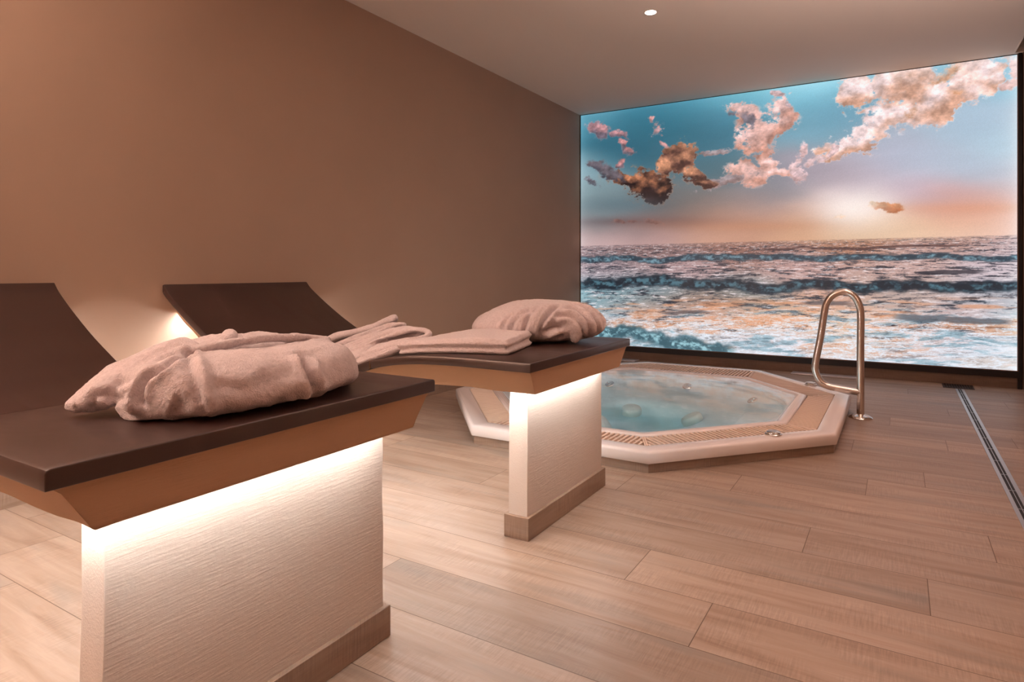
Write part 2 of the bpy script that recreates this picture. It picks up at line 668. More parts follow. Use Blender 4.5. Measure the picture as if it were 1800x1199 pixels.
sky_pts = [(1025, 210, (96, 150, 168)), (1060, 230, (58, 112, 132)), (1100, 270, (48, 100, 120)), (1150, 195, (66, 124, 144)), (1200, 185, (80, 140, 160)),
           (1150, 215, (52, 108, 128)), (1230, 240, (60, 112, 132)), (1250, 300, (72, 112, 126)), (1290, 170, (110, 172, 192)), (1290, 215, (78, 130, 150)),
           (1400, 155, (150, 208, 226)), (1400, 185, (122, 182, 202)), (1420, 230, (118, 160, 178)), (1450, 200, (112, 160, 182)), (1420, 300, (160, 152, 166)), (1340, 345, (146, 138, 146)), (1350, 320, (120, 132, 144)),
           (1450, 320, (186, 168, 176)), (1500, 300, (186, 176, 190)), (1560, 270, (176, 180, 198)), (1620, 280, (172, 184, 202)), (1700, 230, (168, 190, 208)), (1700, 300, (168, 186, 204)), (1780, 260, (178, 204, 220)),
           (1780, 120, (160, 198, 216)), (1740, 110, (138, 184, 206)), (1780, 320, (190, 198, 212)), (1500, 350, (226, 214, 216)), (1490, 375, (236, 222, 214)), (1470, 350, (214, 202, 204)), (1420, 360, (202, 170, 158)),
           (1600, 330, (190, 176, 192)), (1640, 345, (204, 164, 166)), (1700, 345, (206, 166, 168)), (1650, 368, (218, 160, 130)), (1720, 370, (220, 164, 134)), (1780, 350, (230, 184, 174)), (1780, 390, (236, 204, 194)), (1700, 400, (226, 190, 170)),
           (1600, 400, (230, 196, 166)), (1500, 410, (224, 190, 158)), (1540, 385, (228, 200, 176)), (1400, 410, (210, 164, 132)), (1400, 385, (206, 156, 126)), (1300, 410, (196, 148, 124)), (1300, 385, (176, 128, 108)), (1230, 385, (142, 106, 94)),
           (1250, 415, (204, 160, 142)), (1150, 418, (206, 168, 164)), (1060, 420, (216, 184, 184)), (1110, 405, (186, 152, 150)), (1100, 388, (112, 98, 100)), (1160, 385, (118, 92, 86)), (1050, 385, (124, 122, 124)), (1050, 360, (118, 140, 146)),
           (1030, 300, (140, 168, 178)), (1025, 350, (140, 162, 168)), (1100, 360, (96, 118, 126)), (1180, 360, (104, 114, 118)), (1250, 355, (118, 118, 118)), (1300, 355, (140, 128, 128)), (1350, 370, (184, 146, 134))]
SW = (fbm(GX * 1.2 + 3, GZ * 2.5, 4) - 0.5)
col = field(sky_pts, PX + 60 * SW, PY + 26 * SW, 58, 27)
col = col * (1 + 0.10 * (fbm(GX * 1.1 + GZ * 1.0, GZ * 5 - GX * 0.6 + 30, 4) - 0.5)[..., None])

# clouds: (px, py, rx, ry, tilt in degrees), light colour, dark colour
def cloud(col, blobs, lightc, darkc, seed, freq=3.4, thr=0.44, soft=0.15, dark_amt=1.0, orange=None):
    f = np.zeros(PX.shape)
    fd = np.zeros(PX.shape)
    W1 = (fbm(GX * 3.1 + seed, GZ * 3.1 + 5, 5, 0.55) - 0.5) * 44
    W2 = (fbm(GX * 3.1 + 50, GZ * 3.1 + seed, 5, 0.55) - 0.5) * 36
    for (x, y, rx, ry, ang) in blobs:
        a_ = math.radians(ang)
        k_ = min(1.0, min(rx, ry) / 16.0 + 0.25)
        for shift, tgt in ((0, f), (1, fd)):
            dx, dy = PX + W1 * k_ - x, PY + W2 * k_ - y - shift * ry * 0.55
            u_ = (dx * math.cos(a_) + dy * math.sin(a_)) / rx
            v_ = (-dx * math.sin(a_) + dy * math.cos(a_)) / ry
            np.maximum(tgt, np.exp(-(u_ * u_ + v_ * v_) * 0.75), out=tgt)
    n_ = fbm(GX * freq * 1.5 + seed * 7.7, GZ * freq * 1.9 + seed * 3.1, 7, 0.66)
    n_ = n_ * 0.62 + 0.38 * fbm(GX * freq * 6 + seed * 3.7, GZ * freq * 8 + seed, 5, 0.7)
    body = f + (n_ - 0.5) * 2.3 * (f > 0.02)
    mask = sm(body, thr, thr + soft * 1.6) * sm(f, 0.08, 0.35)
    n2 = fbm(GX * freq * 1.3 + seed * 2.7 + 40, GZ * freq * 1.8 + seed, 6, 0.6)
    under = sm(fd - f, -0.35, 0.25)
    s_ = np.clip((0.15 + under * 0.75 + (n2 - 0.5) * 2.4) * dark_amt * sm(mask, 0.3, 0.9), 0, 1)[..., None]
    c_ = np.array(lightc) * (1 - s_) + np.array(darkc) * s_
    puff = (fbm(GX * freq * 5 + 9, GZ * freq * 6 + seed, 5, 0.6) - 0.5)[..., None]
    c_ = np.clip(c_ * (1 + 0.65 * puff), 0, 250)
    return col * (1 - mask[..., None]) + c_ * mask[..., None]


col = cloud(col, [(1700, 140, 62, 30, -25), (1745, 135, 18, 18, -20), (1640, 175, 66, 38, -30), (1585, 150, 60, 34, -15), (1560, 210, 56, 30, -35), (1505, 165, 34, 30, 0),
                  (1520, 245, 52, 17, -28), (1470, 268, 44, 10, -25), (1448, 262, 26, 13, -30)],
            (242, 218, 218), (202, 158, 138), 1, 3.2, 0.30, 0.16, 1.0)
col = cloud(col, [(1660, 130, 50, 14, -40), (1600, 200, 22, 10, -45), (1680, 160, 20, 10, -10)], (214, 172, 148), (186, 136, 106), 2, 3.4, 0.50, 0.4, 0.8)
col = cloud(col, [(1782, 118, 14, 18, 0), (1775, 145, 18, 9, -30)], (236, 208, 208), (214, 176, 170), 3, 4.0, 0.42, 0.2)
col = cloud(col, [(1372, 212, 18, 34, 20), (1340, 248, 34, 34, 20), (1322, 300, 36, 18, 0), (1305, 202, 26, 12, 10), (1355, 280, 30, 12, 10), (1375, 300, 34, 8, 5)],
            (224, 188, 184), (190, 142, 128), 4, 3.6, 0.32, 0.16, 0.9)
col = cloud(col, [(1288, 200, 12, 8, 0), (1308, 222, 14, 24, -20)], (140, 128, 136), (110, 108, 118), 5, 4.0, 0.44, 0.3)
col = cloud(col, [(1395, 300, 12, 16, 0), (1405, 268, 10, 20, 20), (1388, 185, 8, 8, 0), (1372, 168, 12, 5, 0)], (206, 180, 184), (180, 150, 150), 15, 5.0, 0.48, 0.2)
col = cloud(col, [(1260, 268, 30, 6, -5), (1285, 322, 50, 7, -8), (1258, 322, 16, 6, 0)], (158, 146, 150), (140, 120, 120), 6, 5.0, 0.46, 0.2)
col = cloud(col, [(1200, 275, 24, 26, 35), (1222, 300, 22, 16, 30), (1180, 292, 20, 16, 0), (1238, 320, 20, 8, 10)],
            (206, 148, 118), (84, 60, 56), 7, 4.0, 0.26, 0.14, 1.1)
col = cloud(col, [(1140, 322, 34, 22, 15), (1105, 312, 32, 14, 15), (1158, 338, 20, 12, 0)], (190, 128, 96), (56, 43, 44), 8, 4.0, 0.28, 0.14, 1.3)
col = cloud(col, [(1072, 298, 26, 10, 25), (1050, 290, 18, 8, 20), (1085, 308, 30, 8, 15), (1040, 318, 18, 7, 30)], (112, 104, 112), (74, 74, 86), 9, 4.0, 0.42, 0.3)
col = cloud(col, [(1055, 222, 18, 12, 30), (1085, 232, 20, 7, 10)], (200, 148, 152), (112, 100, 112), 10, 4.4, 0.42, 0.22, 1.0)
col = cloud(col, [(1153, 224, 12, 14, 20), (1166, 250, 10, 4, 35), (1140, 208, 6, 8, 0)], (216, 160, 158), (130, 110, 116), 11, 4.4, 0.42, 0.22, 0.8)
col = cloud(col, [(1097, 255, 8, 8, 0), (1108, 270, 12, 8, 30), (1092, 285, 8, 8, 20)], (190, 136, 136), (92, 90, 102), 12, 5.0, 0.42, 0.25)
col = cloud(col, [(1556, 361, 22, 7, 0)], (196, 130, 88), (170, 96, 58), 13, 4.0, 0.40, 0.2, 1.3)
col = cloud(col, [(1532, 358, 12, 6, 0), (1478, 380, 14, 4, 0)], (214, 176, 140), (200, 150, 116), 14, 5.0, 0.46, 0.3)
col = cloud(col, [(1145, 388, 20, 6, 0), (1085, 392, 14, 5, 0), (1115, 392, 14, 4, 0)], (168, 118, 104), (120, 88, 84), 16, 6.0, 0.46, 0.3)
col = cloud(col, [(1420, 284, 14, 10, -30), (1440, 272, 16, 9, -30), (1462, 262, 18, 8, -30), (1398, 290, 9, 18, 15), (1408, 262, 7, 14, 10)], (222, 194, 196), (190, 160, 160), 18, 5.0, 0.36, 0.25)
for (bx, by, brx, bry, bc, ba) in ((1110, 389, 95, 8, (104, 88, 92), 0.6), (1200, 392, 90, 9, (150, 108, 94), 0.45), (1090, 360, 80, 14, (92, 112, 122), 0.5), (1330, 398, 120, 8, (196, 138, 106), 0.35), (1690, 366, 110, 10, (216, 152, 122), 0.45)):
    w_ = (np.exp(-(((PX - bx) / brx) ** 2 + ((PY - by + (PX - bx) * 0.01) / bry) ** 2)) * ba)[..., None]
    col = col * (1 - w_) + np.array(bc) * w_
glow = np.exp(-(((PX - 1500) / 60) ** 2 + ((PY - 366) / 26) ** 2))[..., None]
col = col * (1 - 0.7 * glow) + np.array((250, 238, 232)) * 0.7 * glow

# sea -------------------------------------------------------------
hor = 432.5 + (PX - 1020) * (413.0 - 432.5) / 770.0          # horizon row
dv = PY - hor
dv_m = np.clip(dv, 0, None)
per = 1.0 / (0.10 + dv_m / 150.0)                              # finer grain near the horizon
sea_pts = [(1020, 445, (150, 128, 130)), (1150, 440, (140, 112, 110)), (1300, 440, (146, 108, 98)), (1500, 428, (176, 130, 108)), (1700, 424, (184, 146, 134)), (1780, 430, (196, 172, 176)),
           (1050, 475, (168, 152, 160)), (1200, 476, (184, 154, 156)), (1400, 470, (190, 156, 152)), (1600, 460, (196, 164, 158)), (1750, 465, (206, 190, 198)),
           (1040, 515, (120, 160, 172)), (1150, 512, (110, 136, 146)), (1300, 515, (120, 140, 146)), (1250, 530, (170, 130, 110)), (1450, 535, (206, 160, 140)), (1600, 520, (186, 166, 160)), (1750, 520, (176, 180, 190)),
           (1060, 530, (146, 176, 188)), (1120, 545, (186, 150, 134)), (1250, 550, (206, 160, 140)), (1350, 560, (216, 166, 130)), (1450, 565, (228, 184, 146)), (1550, 570, (214, 174, 156)), (1700, 550, (196, 170, 170)), (1780, 570, (176, 196, 206)),
           (1100, 570, (190, 190, 198)), (1200, 580, (206, 186, 180)), (1300, 590, (206, 200, 206)), (1400, 590, (212, 192, 192)), (1500, 590, (218, 196, 178)), (1600, 600, (214, 190, 184)), (1700, 600, (206, 198, 206)), (1780, 620, (200, 214, 224)),
           (1200, 605, (170, 190, 200)), (1350, 615, (206, 212, 222)), (1450, 625, (210, 216, 226)), (1600, 635, (206, 208, 218)), (1750, 645, (206, 218, 228))]
sea = field(sea_pts, PX, PY, 60, 22)
ux = (GX + 3) * (2.0 * per ** 0.5)
uz = np.log(1 + dv_m / 16.0) * 26.0
slope_n = fbm(GX * 2.0 + 4, GZ * 3 + 2, 3) * 2.2
s1 = fbm(ux * 2.6 + 3.0, uz * 1.0 + slope_n, 6, 0.62)
s2 = fbm(ux * 5.0 + 11.0, uz * 2.1 + 7.0 + slope_n, 6, 0.66)
s3 = fbm(ux * 1.2 + 21.0, uz * 0.6 + 3.0, 4, 0.6)
dark = np.clip(sm(s1, 0.55, 0.65) * 0.75 + sm(s2, 0.58, 0.68) * 0.6, 0, 1)
calm = sm(PY, 560, 620)
dark = dark * (1 - 0.60 * calm)
sea = sea * (1 - dark[..., None]) + np.array((52, 56, 66)) * dark[..., None]
light = sm(s2, 0.42, 0.30)[..., None] * 0.75
sea = sea * (1 - light) + np.array((236, 226, 230)) * light
orange = (sm(s3, 0.50, 0.64) * sm(PY, 515, 540) * (1 - sm(PY, 590, 640) * 0.6))[..., None] * 0.55
sea = sea * (1 - orange) + np.array((224, 150, 106)) * orange
# foam lace in the foreground
r1 = np.abs(fbm(ux * 3.2 + 40, uz * 1.5 + 13, 5, 0.6) - 0.5)
r2 = np.abs(fbm(ux * 7.0 + 60, uz * 3.3 + 33, 4, 0.6) - 0.5)
lace = (np.clip(sm(r1, 0.085, 0.0) + 0.8 * sm(r2, 0.08, 0.0), 0, 1) * sm(PY, 530, 580))[..., None] * 0.92
sea = sea * (1 - lace) + np.array((226, 232, 242)) * lace
teal = (sm(s3, 0.52, 0.40) * sm(s1, 0.46, 0.56) * sm(PY, 500, 590))[..., None] * 0.55
sea = sea * (1 - teal) + np.array((116, 158, 174)) * teal


def breaker(sea, y_of, h_up, h_dn, foam, darkc, amt, seed, x_a=0, x_b=9999, foam_amt=1.0):
    wob = (fbm(GX * 3.0 + seed, GX * 0 + seed, 4) - 0.5) * 10
    yc = y_of(PX) + wob
    d = PY - yc
    rag = (fbm(GX * 9 + seed, GZ * 9, 4) - 0.5) * h_up * 1.2
    m_ = sm(d + rag, -h_up, -h_up * 0.35) * (1 - sm(d + rag, h_dn * 0.5, h_dn))
    m_ = m_ * sm(PX, x_a, x_a + 30) * (1 - sm(PX, x_b - 30, x_b)) * amt
    sea = sea * (1 - m_[..., None]) + np.array(darkc) * m_[..., None]
    f_ = fbm(GX * 17 + seed * 3, GZ * 26 + seed, 5, 0.7)
    fm = sm(f_, 0.40, 0.68) * sm(d + rag, -h_up * 0.7, 0) * (1 - sm(d + rag, h_dn * 0.3, h_dn * 0.9)) * m_ * foam_amt
    return sea * (1 - fm[..., None]) + np.array(foam) * fm[..., None]


sea = breaker(sea, lambda x: 455 - (x - 1020) * 0.006, 6, 8, (128, 162, 176), (54, 70, 82), 0.92, 3, 1000, 9999, 1.0)
sea = breaker(sea, lambda x: 438 + (x - 1300) * -0.012, 2.5, 3, (90, 70, 70), (84, 62, 62), 0.7, 5, 1330, 1700, 0.0)
sea = breaker(sea, lambda x: 477 + 0 * x, 4, 6, (80, 80, 86), (64, 62, 70), 0.8, 8, 1600, 1740, 0.0)
sea = breaker(sea, lambda x: 499 + (x - 1020) * 0.004 - 9 * np.exp(-((x - 1160) / 60) ** 2) + 6 * np.exp(-((x - 1350) / 40) ** 2), 10, 15, (96, 136, 150), (38, 48, 58), 0.95, 13, 1000, 9999, 0.85)
sea = breaker(sea, lambda x: 556 + (x - 1600) * 0.06, 6, 9, (120, 140, 150), (84, 92, 102), 0.75, 17, 1560, 1790, 0.5)
sea = breaker(sea, lambda x: 534 + (x - 1460) * 0.05, 4, 6, (120, 120, 126), (92, 86, 90), 0.7, 19, 1400, 1510, 0.2)
sea = breaker(sea, lambda x: 588 + (x - 1080) * 0.13 - 12 * np.exp(-((x - 1110) / 35) ** 2), 14, 20, (160, 202, 212), (64, 96, 108), 0.95, 23, 1000, 1300, 1.0)
sea = breaker(sea, lambda x: 549 + 0 * x, 3, 4, (80, 70, 70), (74, 68, 72), 0.6, 29, 1150, 1260, 0.0)
far = sm(dv, 10, 0)[..., None] * 0.45
sea = sea * (1 - far) + col * far

on_sea = sm(dv, -0.7, 0.9)[..., None]
col = col * (1 - on_sea) + sea * on_sea
# the light box is brighter along its own edges
col = np.clip((col - 128) * 1.10 + 126, 8, 250)
edge = np.clip(np.exp(-(GX - X0) / 0.07) * 0.35 + np.exp(-(X1 - GX) / 0.05) * 0.4 + np.exp(-(Z1 - GZ) / 0.05) * 0.22 + np.exp(-(GZ - Z0) / 0.03) * 0.1, 0, 1)[..., None]
col = col * (1 - edge) + np.clip(col * 1.25 + 42, 0, 255) * edge
col = np.clip(col * (1 + (rng.random(PX.shape + (1,)) - 0.5) * 0.05), 2, 252) / 255.0
lincol = np.where(col <= 0.04045, col / 12.92, ((col + 0.055) / 1.055) ** 2.4)

co = np.stack([GX, np.full_like(GX, YM - 0.004), GZ], -1).reshape(-1, 3)
idx = np.arange(NX * NZ).reshape(NZ, NX)
quads = np.stack([idx[:-1, :-1], idx[:-1, 1:], idx[1:, 1:], idx[1:, :-1]], -1).reshape(-1, 4)
me = bpy.data.meshes.new('picture_panel')
me.vertices.add(len(co))
me.vertices.foreach_set('co', co.ravel())
me.loops.add(quads.size)
me.loops.foreach_set('vertex_index', quads.ravel())
me.polygons.add(len(quads))
me.polygons.foreach_set('loop_start', np.arange(0, quads.size, 4))
me.update(calc_edges=True)
ca = me.color_attributes.new('print', 'FLOAT_COLOR', 'POINT')
ca.data.foreach_set('color', np.concatenate([lincol.reshape(-1, 3), np.ones((len(co), 1))], 1).ravel())
mm = mat('backlit print', (0.02, 0.02, 0.02), 0.35)
t = NT(mm)
an = t.node('ShaderNodeAttribute', attribute_name='print')
t.link(an.outputs['Color'], t.b.inputs['Emission Color'])
t.b.inputs['Emission Strength'].default_value = MURAL_STRENGTH
t.b.inputs['Base Color'].default_value = (0.01, 0.01, 0.01, 1)
link('picture_panel', me, mm, mural)

bm = bmesh.new()
add_box(bm, XL, 0.807, YM - 0.026, YM + 0.03, 0.083, 0.131)       # bottom bar
add_box(bm, 0.785, 0.807, YM - 0.026, YM + 0.03, 0.131, ZC - 0.001)     # right post
add_box(bm, 0.778, 0.807, YM - 0.026, YM + 0.03, 0.0, 0.083)
from_bm('frame', bm, M['frame'], mural)
bm = bmesh.new()
add_box(bm, XL + 0.001, 0.784, YM - 0.014, YM + 0.03, 0.1312, 0.1365)
add_box(bm, 0.7795, 0.7848, YM - 0.014, YM + 0.03, 0.1365, ZC - 0.002)
add_box(bm, XL + 0.001, XL + 0.004, YM - 0.014, YM + 0.03, 0.1365, ZC - 0.002)
from_bm('frame_bead', bm, M['frame_edge'], mural)
bm = bmesh.new()
add_box(bm, XL + 0.0045, XL + 0.009, YM - 0.008, YM + 0.03, 0.137, ZC - 0.002)
add_box(bm, XL + 0.009, 0.779, YM - 0.006, YM + 0.03, ZC - 0.0055, ZC - 0.001)
from_bm('shadow_gap', bm, M['dark_slot'], mural)

# ------------------------------------------------------------ loungers
def catmull_profile(pts, n=7):
    return [(p.x, p.z) for p in smooth_path([(x, 0, z) for (x, z) in pts], n)]


def lounger(xf, y0, y1, zf, pier_x, pier_y0, pier_y1, label):
    """xf: foot edge, y0..y1: width, zf: height of the top at the foot"""
    dz = zf - 0.622
    root = empty('wave_lounger', (-1.9, (y0 + y1) / 2, 0))
    tag(root, label, 'lounger', 'built-in heated wave loungers with light strips underneath')
    top = [(-2.889, 0.838), (-2.85, 0.802), (-2.76, 0.742), (-2.67, 0.688), (-2.59, 0.643), (-2.50, 0.598), (-2.40, 0.552), (-2.28, 0.510), (-2.14, 0.484),
           (-2.0, 0.480), (-1.87, 0.497), (-1.76, 0.530), (-1.67, 0.560), (-1.60, 0.583), (-1.52, 0.600), (-1.43, 0.612), (-1.33, 0.619), (-1.2, 0.622), (-1.07, 0.622), (xf, 0.622)]
    top = [(x, z + dz) for x, z in top]
    prof = catmull_profile(top, 5)
    # normals along the profile
    def offset(pr, d):
        out_ = []
        for i, (x, z) in enumerate(pr):
            a_, b_ = pr[max(i - 1, 0)], pr[min(i + 1, len(pr) - 1)]
            tx, tz = b_[0] - a_[0], b_[1] - a_[1]
            l_ = math.hypot(tx, tz)
            nx_, nz_ = -tz / l_, tx / l_
            out_.append((x + nx_ * d, z + nz_ * d))
        # keep the ends on vertical cuts
        out_[-1] = (pr[-1][0], pr[-1][1] + d)
        out_ = [(max(x, -2.893), z) for x, z in out_]
        return out_

    def panel(name, pr, T):
        # rounded long edges: cross-section ring from underside round to the top
        r = 0.006
        ring = [(y0 + 0.001, -T), (y0, -T + 0.002), (y0, -r), (y0 + r * 0.3, -r * 0.3), (y0 + r, 0), (y1 - r, 0), (y1 - r * 0.3, -r * 0.3), (y1, -r), (y1, -T + 0.002), (y1 - 0.001, -T)]
        offs = {d: offset(pr, d) for d in {rr[1] for rr in ring}}
        vs, fs = [], []
        n_ = len(ring)
        N_ = len(pr)
        for i in range(N_):
            for (yy, d) in ring:
                x, z = offs[d][i]
                vs.append((x, yy, z))
        for i in range(N_ - 1):
            for k_ in range(n_):
                a_, b_ = i * n_ + k_, i * n_ + (k_ + 1) % n_
                fs.append((a_, b_, b_ + n_, a_ + n_))
        fs.append(tuple(range(n_))[::-1])
        fs.append(tuple((N_ - 1) * n_ + k_ for k_ in range(n_)))
        bm_ = bmesh.new()
        vv = [bm_.verts.new(v_) for v_ in vs]
        for f_ in fs:
            bm_.faces.new([vv[q] for q in f_])
        bmesh.ops.recalc_face_normals(bm_, faces=bm_.faces)
        if name == 'seat_panel':
            es = [e_ for e_ in bm_.edges if all(abs(w_.co.x - xf) < 1e-5 for w_ in e_.verts) and len(e_.link_faces) == 2]
            bmesh.ops.bevel(bm_, geom=es, offset=0.005, segments=3, affect='EDGES', profile=0.5, clamp_overlap=True)
        return from_bm(name, bm_, M['laminate'], root, 35)

    def off_down(pr, d):
        return offset(pr, -d)
    jx = -1.602
    back = [p for p in prof if p[0] <= jx]
    zj = np.interp(jx, [p[0] for p in prof], [p[1] for p in prof]).item()
    back.append((jx - 0.0012, zj - 0.0004))
    seat = [(jx + 0.0012, zj + 0.0004)] + [p for p in prof if p[0] > jx + 0.004]
    T = 0.030
    panel('backrest_panel', back, T)
    panel('seat_panel', seat, T)
    # joint line between the panels
    jb = offset([(jx - 0.01, zj - 0.0034), (jx, zj), (jx + 0.01, zj + 0.0034)], 0)
    bm_ = bmesh.new()
    add_box(bm_, jx - 0.0012, jx + 0.0012, y0 + 0.001, y1 - 0.001, zj - T + 0.001, zj - 0.001)
    from_bm('joint_bead', bm_, M['laminate_edge'], root)
    # body under the panels: sloping sides, hollow underside lip
    under = off_down(prof, T + 0.001)
    S = 0.078
    inT, inB = 0.012, 0.072
    secs = [(y0 + inT, 0.0), (y0 + inT + 0.012, 0.010), (y0 + inB - 0.004, S - 0.003), (y0 + inB, S), (y0 + inB + 0.02, S), (y0 + inB + 0.022, S - 0.010),
            (y1 - inB - 0.022 + 0.012, S - 0.010), (y1 - inB - 0.02 + 0.012, S), (y1 - inB + 0.012, S), (y1 - inB + 0.016, S - 0.003), (y1 - inT - 0.01, 0.010), (y1 - inT, 0.0)]
    offs = {d: offset(under, -d) for d in {s_[1] for s_ in secs}}
    vs, fs = [], []
    n_ = len(secs)
    N_ = len(under)
    for i in range(N_):
        for (yy, d) in secs:
            if d == S - 0.010 and i >= N_ - 2:
                d = S
            x, z = offs[d][i]
            if i == N_ - 1:
                x = xf - 0.010 - 0.014 * (d / S)
            wob = 0.0035 * (noise.noise(Vector((x * 9, yy * 9, z * 9 + 3))))
            vs.append((x, yy + (wob if 0.005 < d else 0), z + (wob if d >= S - 0.004 else 0)))
    for i in range(N_ - 1):
        for k_ in range(n_):
            a_, b_ = i * n_ + k_, i * n_ + (k_ + 1) % n_
            fs.append((a_, b_, b_ + n_, a_ + n_))
    fs.append(tuple(range(n_))[::-1])
    fs.append(tuple((N_ - 1) * n_ + k_ for k_ in range(n_)))
    bm_ = bmesh.new()
    vv = [bm_.verts.new(v_) for v_ in vs]
    for f_ in fs:
        bm_.faces.new([vv[q] for q in f_])
    from_bm('body', bm_, M['shell_plaster'], root, 28)
    # pier: a slim wall that widens a little, with uneven plaster edges
    px0, px1 = pier_x - 0.072, pier_x
    zt = zf - T - S + 0.012
    NY, NZp = 26, 20
    vs, fs = [], []
    lay = []
    ring_pts = []
    for i in range(NY + 1):
        ring_pts.append((px1, pier_y0 + (pier_y1 - pier_y0) * i / NY))
    for i in range(1, 4):
        ring_pts.append((px1 + (px0 - px1) * i / 4, pier_y1))
    for i in range(NY + 1):
        ring_pts.append((px0, pier_y1 + (pier_y0 - pier_y1) * i / NY))
    for i in range(1, 4):
        ring_pts.append((px0 + (px1 - px0) * i / 4, pier_y0))
    R = len(ring_pts)
    for j_ in range(NZp + 1):
        zz = zt * j_ / NZp
        for (xx, yy) in ring_pts:
            nn = noise.noise(Vector((xx * 5 + 2, yy * 5, zz * 7))) * 0.003
            flare = 0.010 * sm(np.array(zz), zt - 0.12, zt).item()
            cy = (pier_y0 + pier_y1) / 2
            y_ = yy + (0.0015 * math.sin(zz * 9 + 1) + nn) * (1 if yy > cy else -1) * (abs(yy - cy) / (pier_y1 - cy)) ** 6
            x_ = xx + nn * 0.6 + (flare if xx == px0 else 0) * 0.6
            vs.append((x_, y_, zz))
    for j_ in range(NZp):
        for k_ in range(R):
            a_, b_ = j_ * R + k_, j_ * R + (k_ + 1) % R
            fs.append((a_, b_, b_ + R, a_ + R))
    fs.append(tuple(range(R))[::-1])
    fs.append(tuple(NZp * R + k_ for k_ in range(R)))
    mesh('pier', vs, fs, M['plaster'], root, 40)
    box('skirting', M['trim_tile'], px0 - 0.012, px1 + 0.012, pier_y0 - 0.014, pier_y1 + 0.016, 0.0005, 0.077, root, 0.0015, 1)
    # light strips fixed under the body, along both long sides and the foot
    low = off_down(prof, T + S - 0.0005)
    low2 = off_down(prof, T + S + 0.006)
    pts_ = [(low2[i] if p[0] < -2.45 else p) for i, p in enumerate(low) if p[0] < xf - 0.03 and (i % 2 == 0)]
    for ys_ in (y0 + inB + 0.022, y1 - inB - 0.010):
        vs, fs = [], []
        for (x, z) in pts_:
            for (dy, dzz) in ((-0.004, 0.002), (0.004, 0.002), (0.004, -0.002), (-0.004, -0.002)):
                vs.append((x, ys_ + dy, z + dzz))
        for i in range(len(pts_) - 1):
            for k_ in range(4):
                a_, b_ = i * 4 + k_, i * 4 + (k_ + 1) % 4
                fs.append((a_, b_, b_ + 4, a_ + 4))
        fs.append((3, 2, 1, 0))
        e_ = (len(pts_) - 1) * 4
        fs.append((e_, e_ + 1, e_ + 2, e_ + 3))
        mesh('light_strip', vs, fs, M['led'], root)
    zs = zf - T - S + 0.008
    box('light_strip', M['led'], xf - 0.060, xf - 0.055, y0 + inB + 0.04, y1 - inB - 0.03, zs - 0.0015, zs + 0.0015, root)
    return root


L1 = lounger(-0.962, 0.395, 1.222, 0.637, -1.082, 0.524, 1.167, 'dark topped wave lounger nearest the camera, one large white robe on its foot end')
L2 = lounger(-0.945, 1.660, 2.492, 0.622, -1.060, 1.841, 2.461, 'dark topped wave lounger nearer the spa pool, holding robes and a folded towel')

# ------------------------------------------------------------ spa pool
spa = empty('spa_pool', (TC[0], TC[1], 0))
tag(spa, 'octagonal white sunken spa pool with slatted overflow grille around still water', 'hot tub')


def oct_loft(name, rings, m, cap_first=False, cap_last=False, smooth=30, sub=0, parent=spa):
    vs, fs = [], []
    for (ins, z) in rings:
        vs += [(x, y, z) for x, y in octagon(ins)]
    for i in range(len(rings) - 1):
        for k_ in range(8):
            a_, b_ = i * 8 + k_, i * 8 + (k_ + 1) % 8
            fs.append((a_, b_, b_ + 8, a_ + 8))
    if cap_first: fs.append(tuple(range(8))[::-1])
    if cap_last: fs.append(tuple((len(rings) - 1) * 8 + k_ for k_ in range(8)))
    o = mesh(name, vs, fs, m, parent, smooth)
    return o


oct_loft('plinth', [(0.012, 0.0005), (0.012, 0.043), (0.05, 0.043), (0.05, 0.0005), (0.012, 0.0005)], M['trim_tile'], smooth=None)
rim = oct_loft('rim', [(0.05, 0.044), (0.0, 0.044), (-0.002, 0.047), (-0.002, 0.086), (0.0005, 0.093), (0.006, 0.098), (0.014, 0.1), (0.086, 0.1), (0.089, 0.0985), (0.09, 0.095), (0.0915, -0.02),
               (0.2365, -0.02), (0.2375, 0.096), (0.241, 0.102), (0.25, 0.1065), (0.265, 0.108), (0.282, 0.1065), (0.292, 0.102), (0.300, 0.092), (0.305, 0.07)],
               M['acrylic'], smooth=50)
# basin, modelled with soft moulded seats
bas = oct_loft('basin', [(0.303, 0.082), (0.309, 0.06), (0.325, 0.03), (0.35, 0.0), (0.42, -0.015), (0.56, -0.02), (0.72, -0.026), (0.77, -0.032), (0.805, -0.055), (0.825, -0.11), (0.84, -0.16), (0.86, -0.185), (0.92, -0.195), (0.98, -0.197)],
               M['basin'], cap_last=True, smooth=None)
bmod = bas.modifiers.new('round', 'SUBSURF')
bmod.levels = bmod.render_levels = 2
cr = bas.data.attributes.new('crease_vert', 'FLOAT', 'POINT')
cr.data.foreach_set('value', [1.0] * 16 + [0.6] * 8 + [0.0] * (len(bas.data.vertices) - 24))
shade(bas)

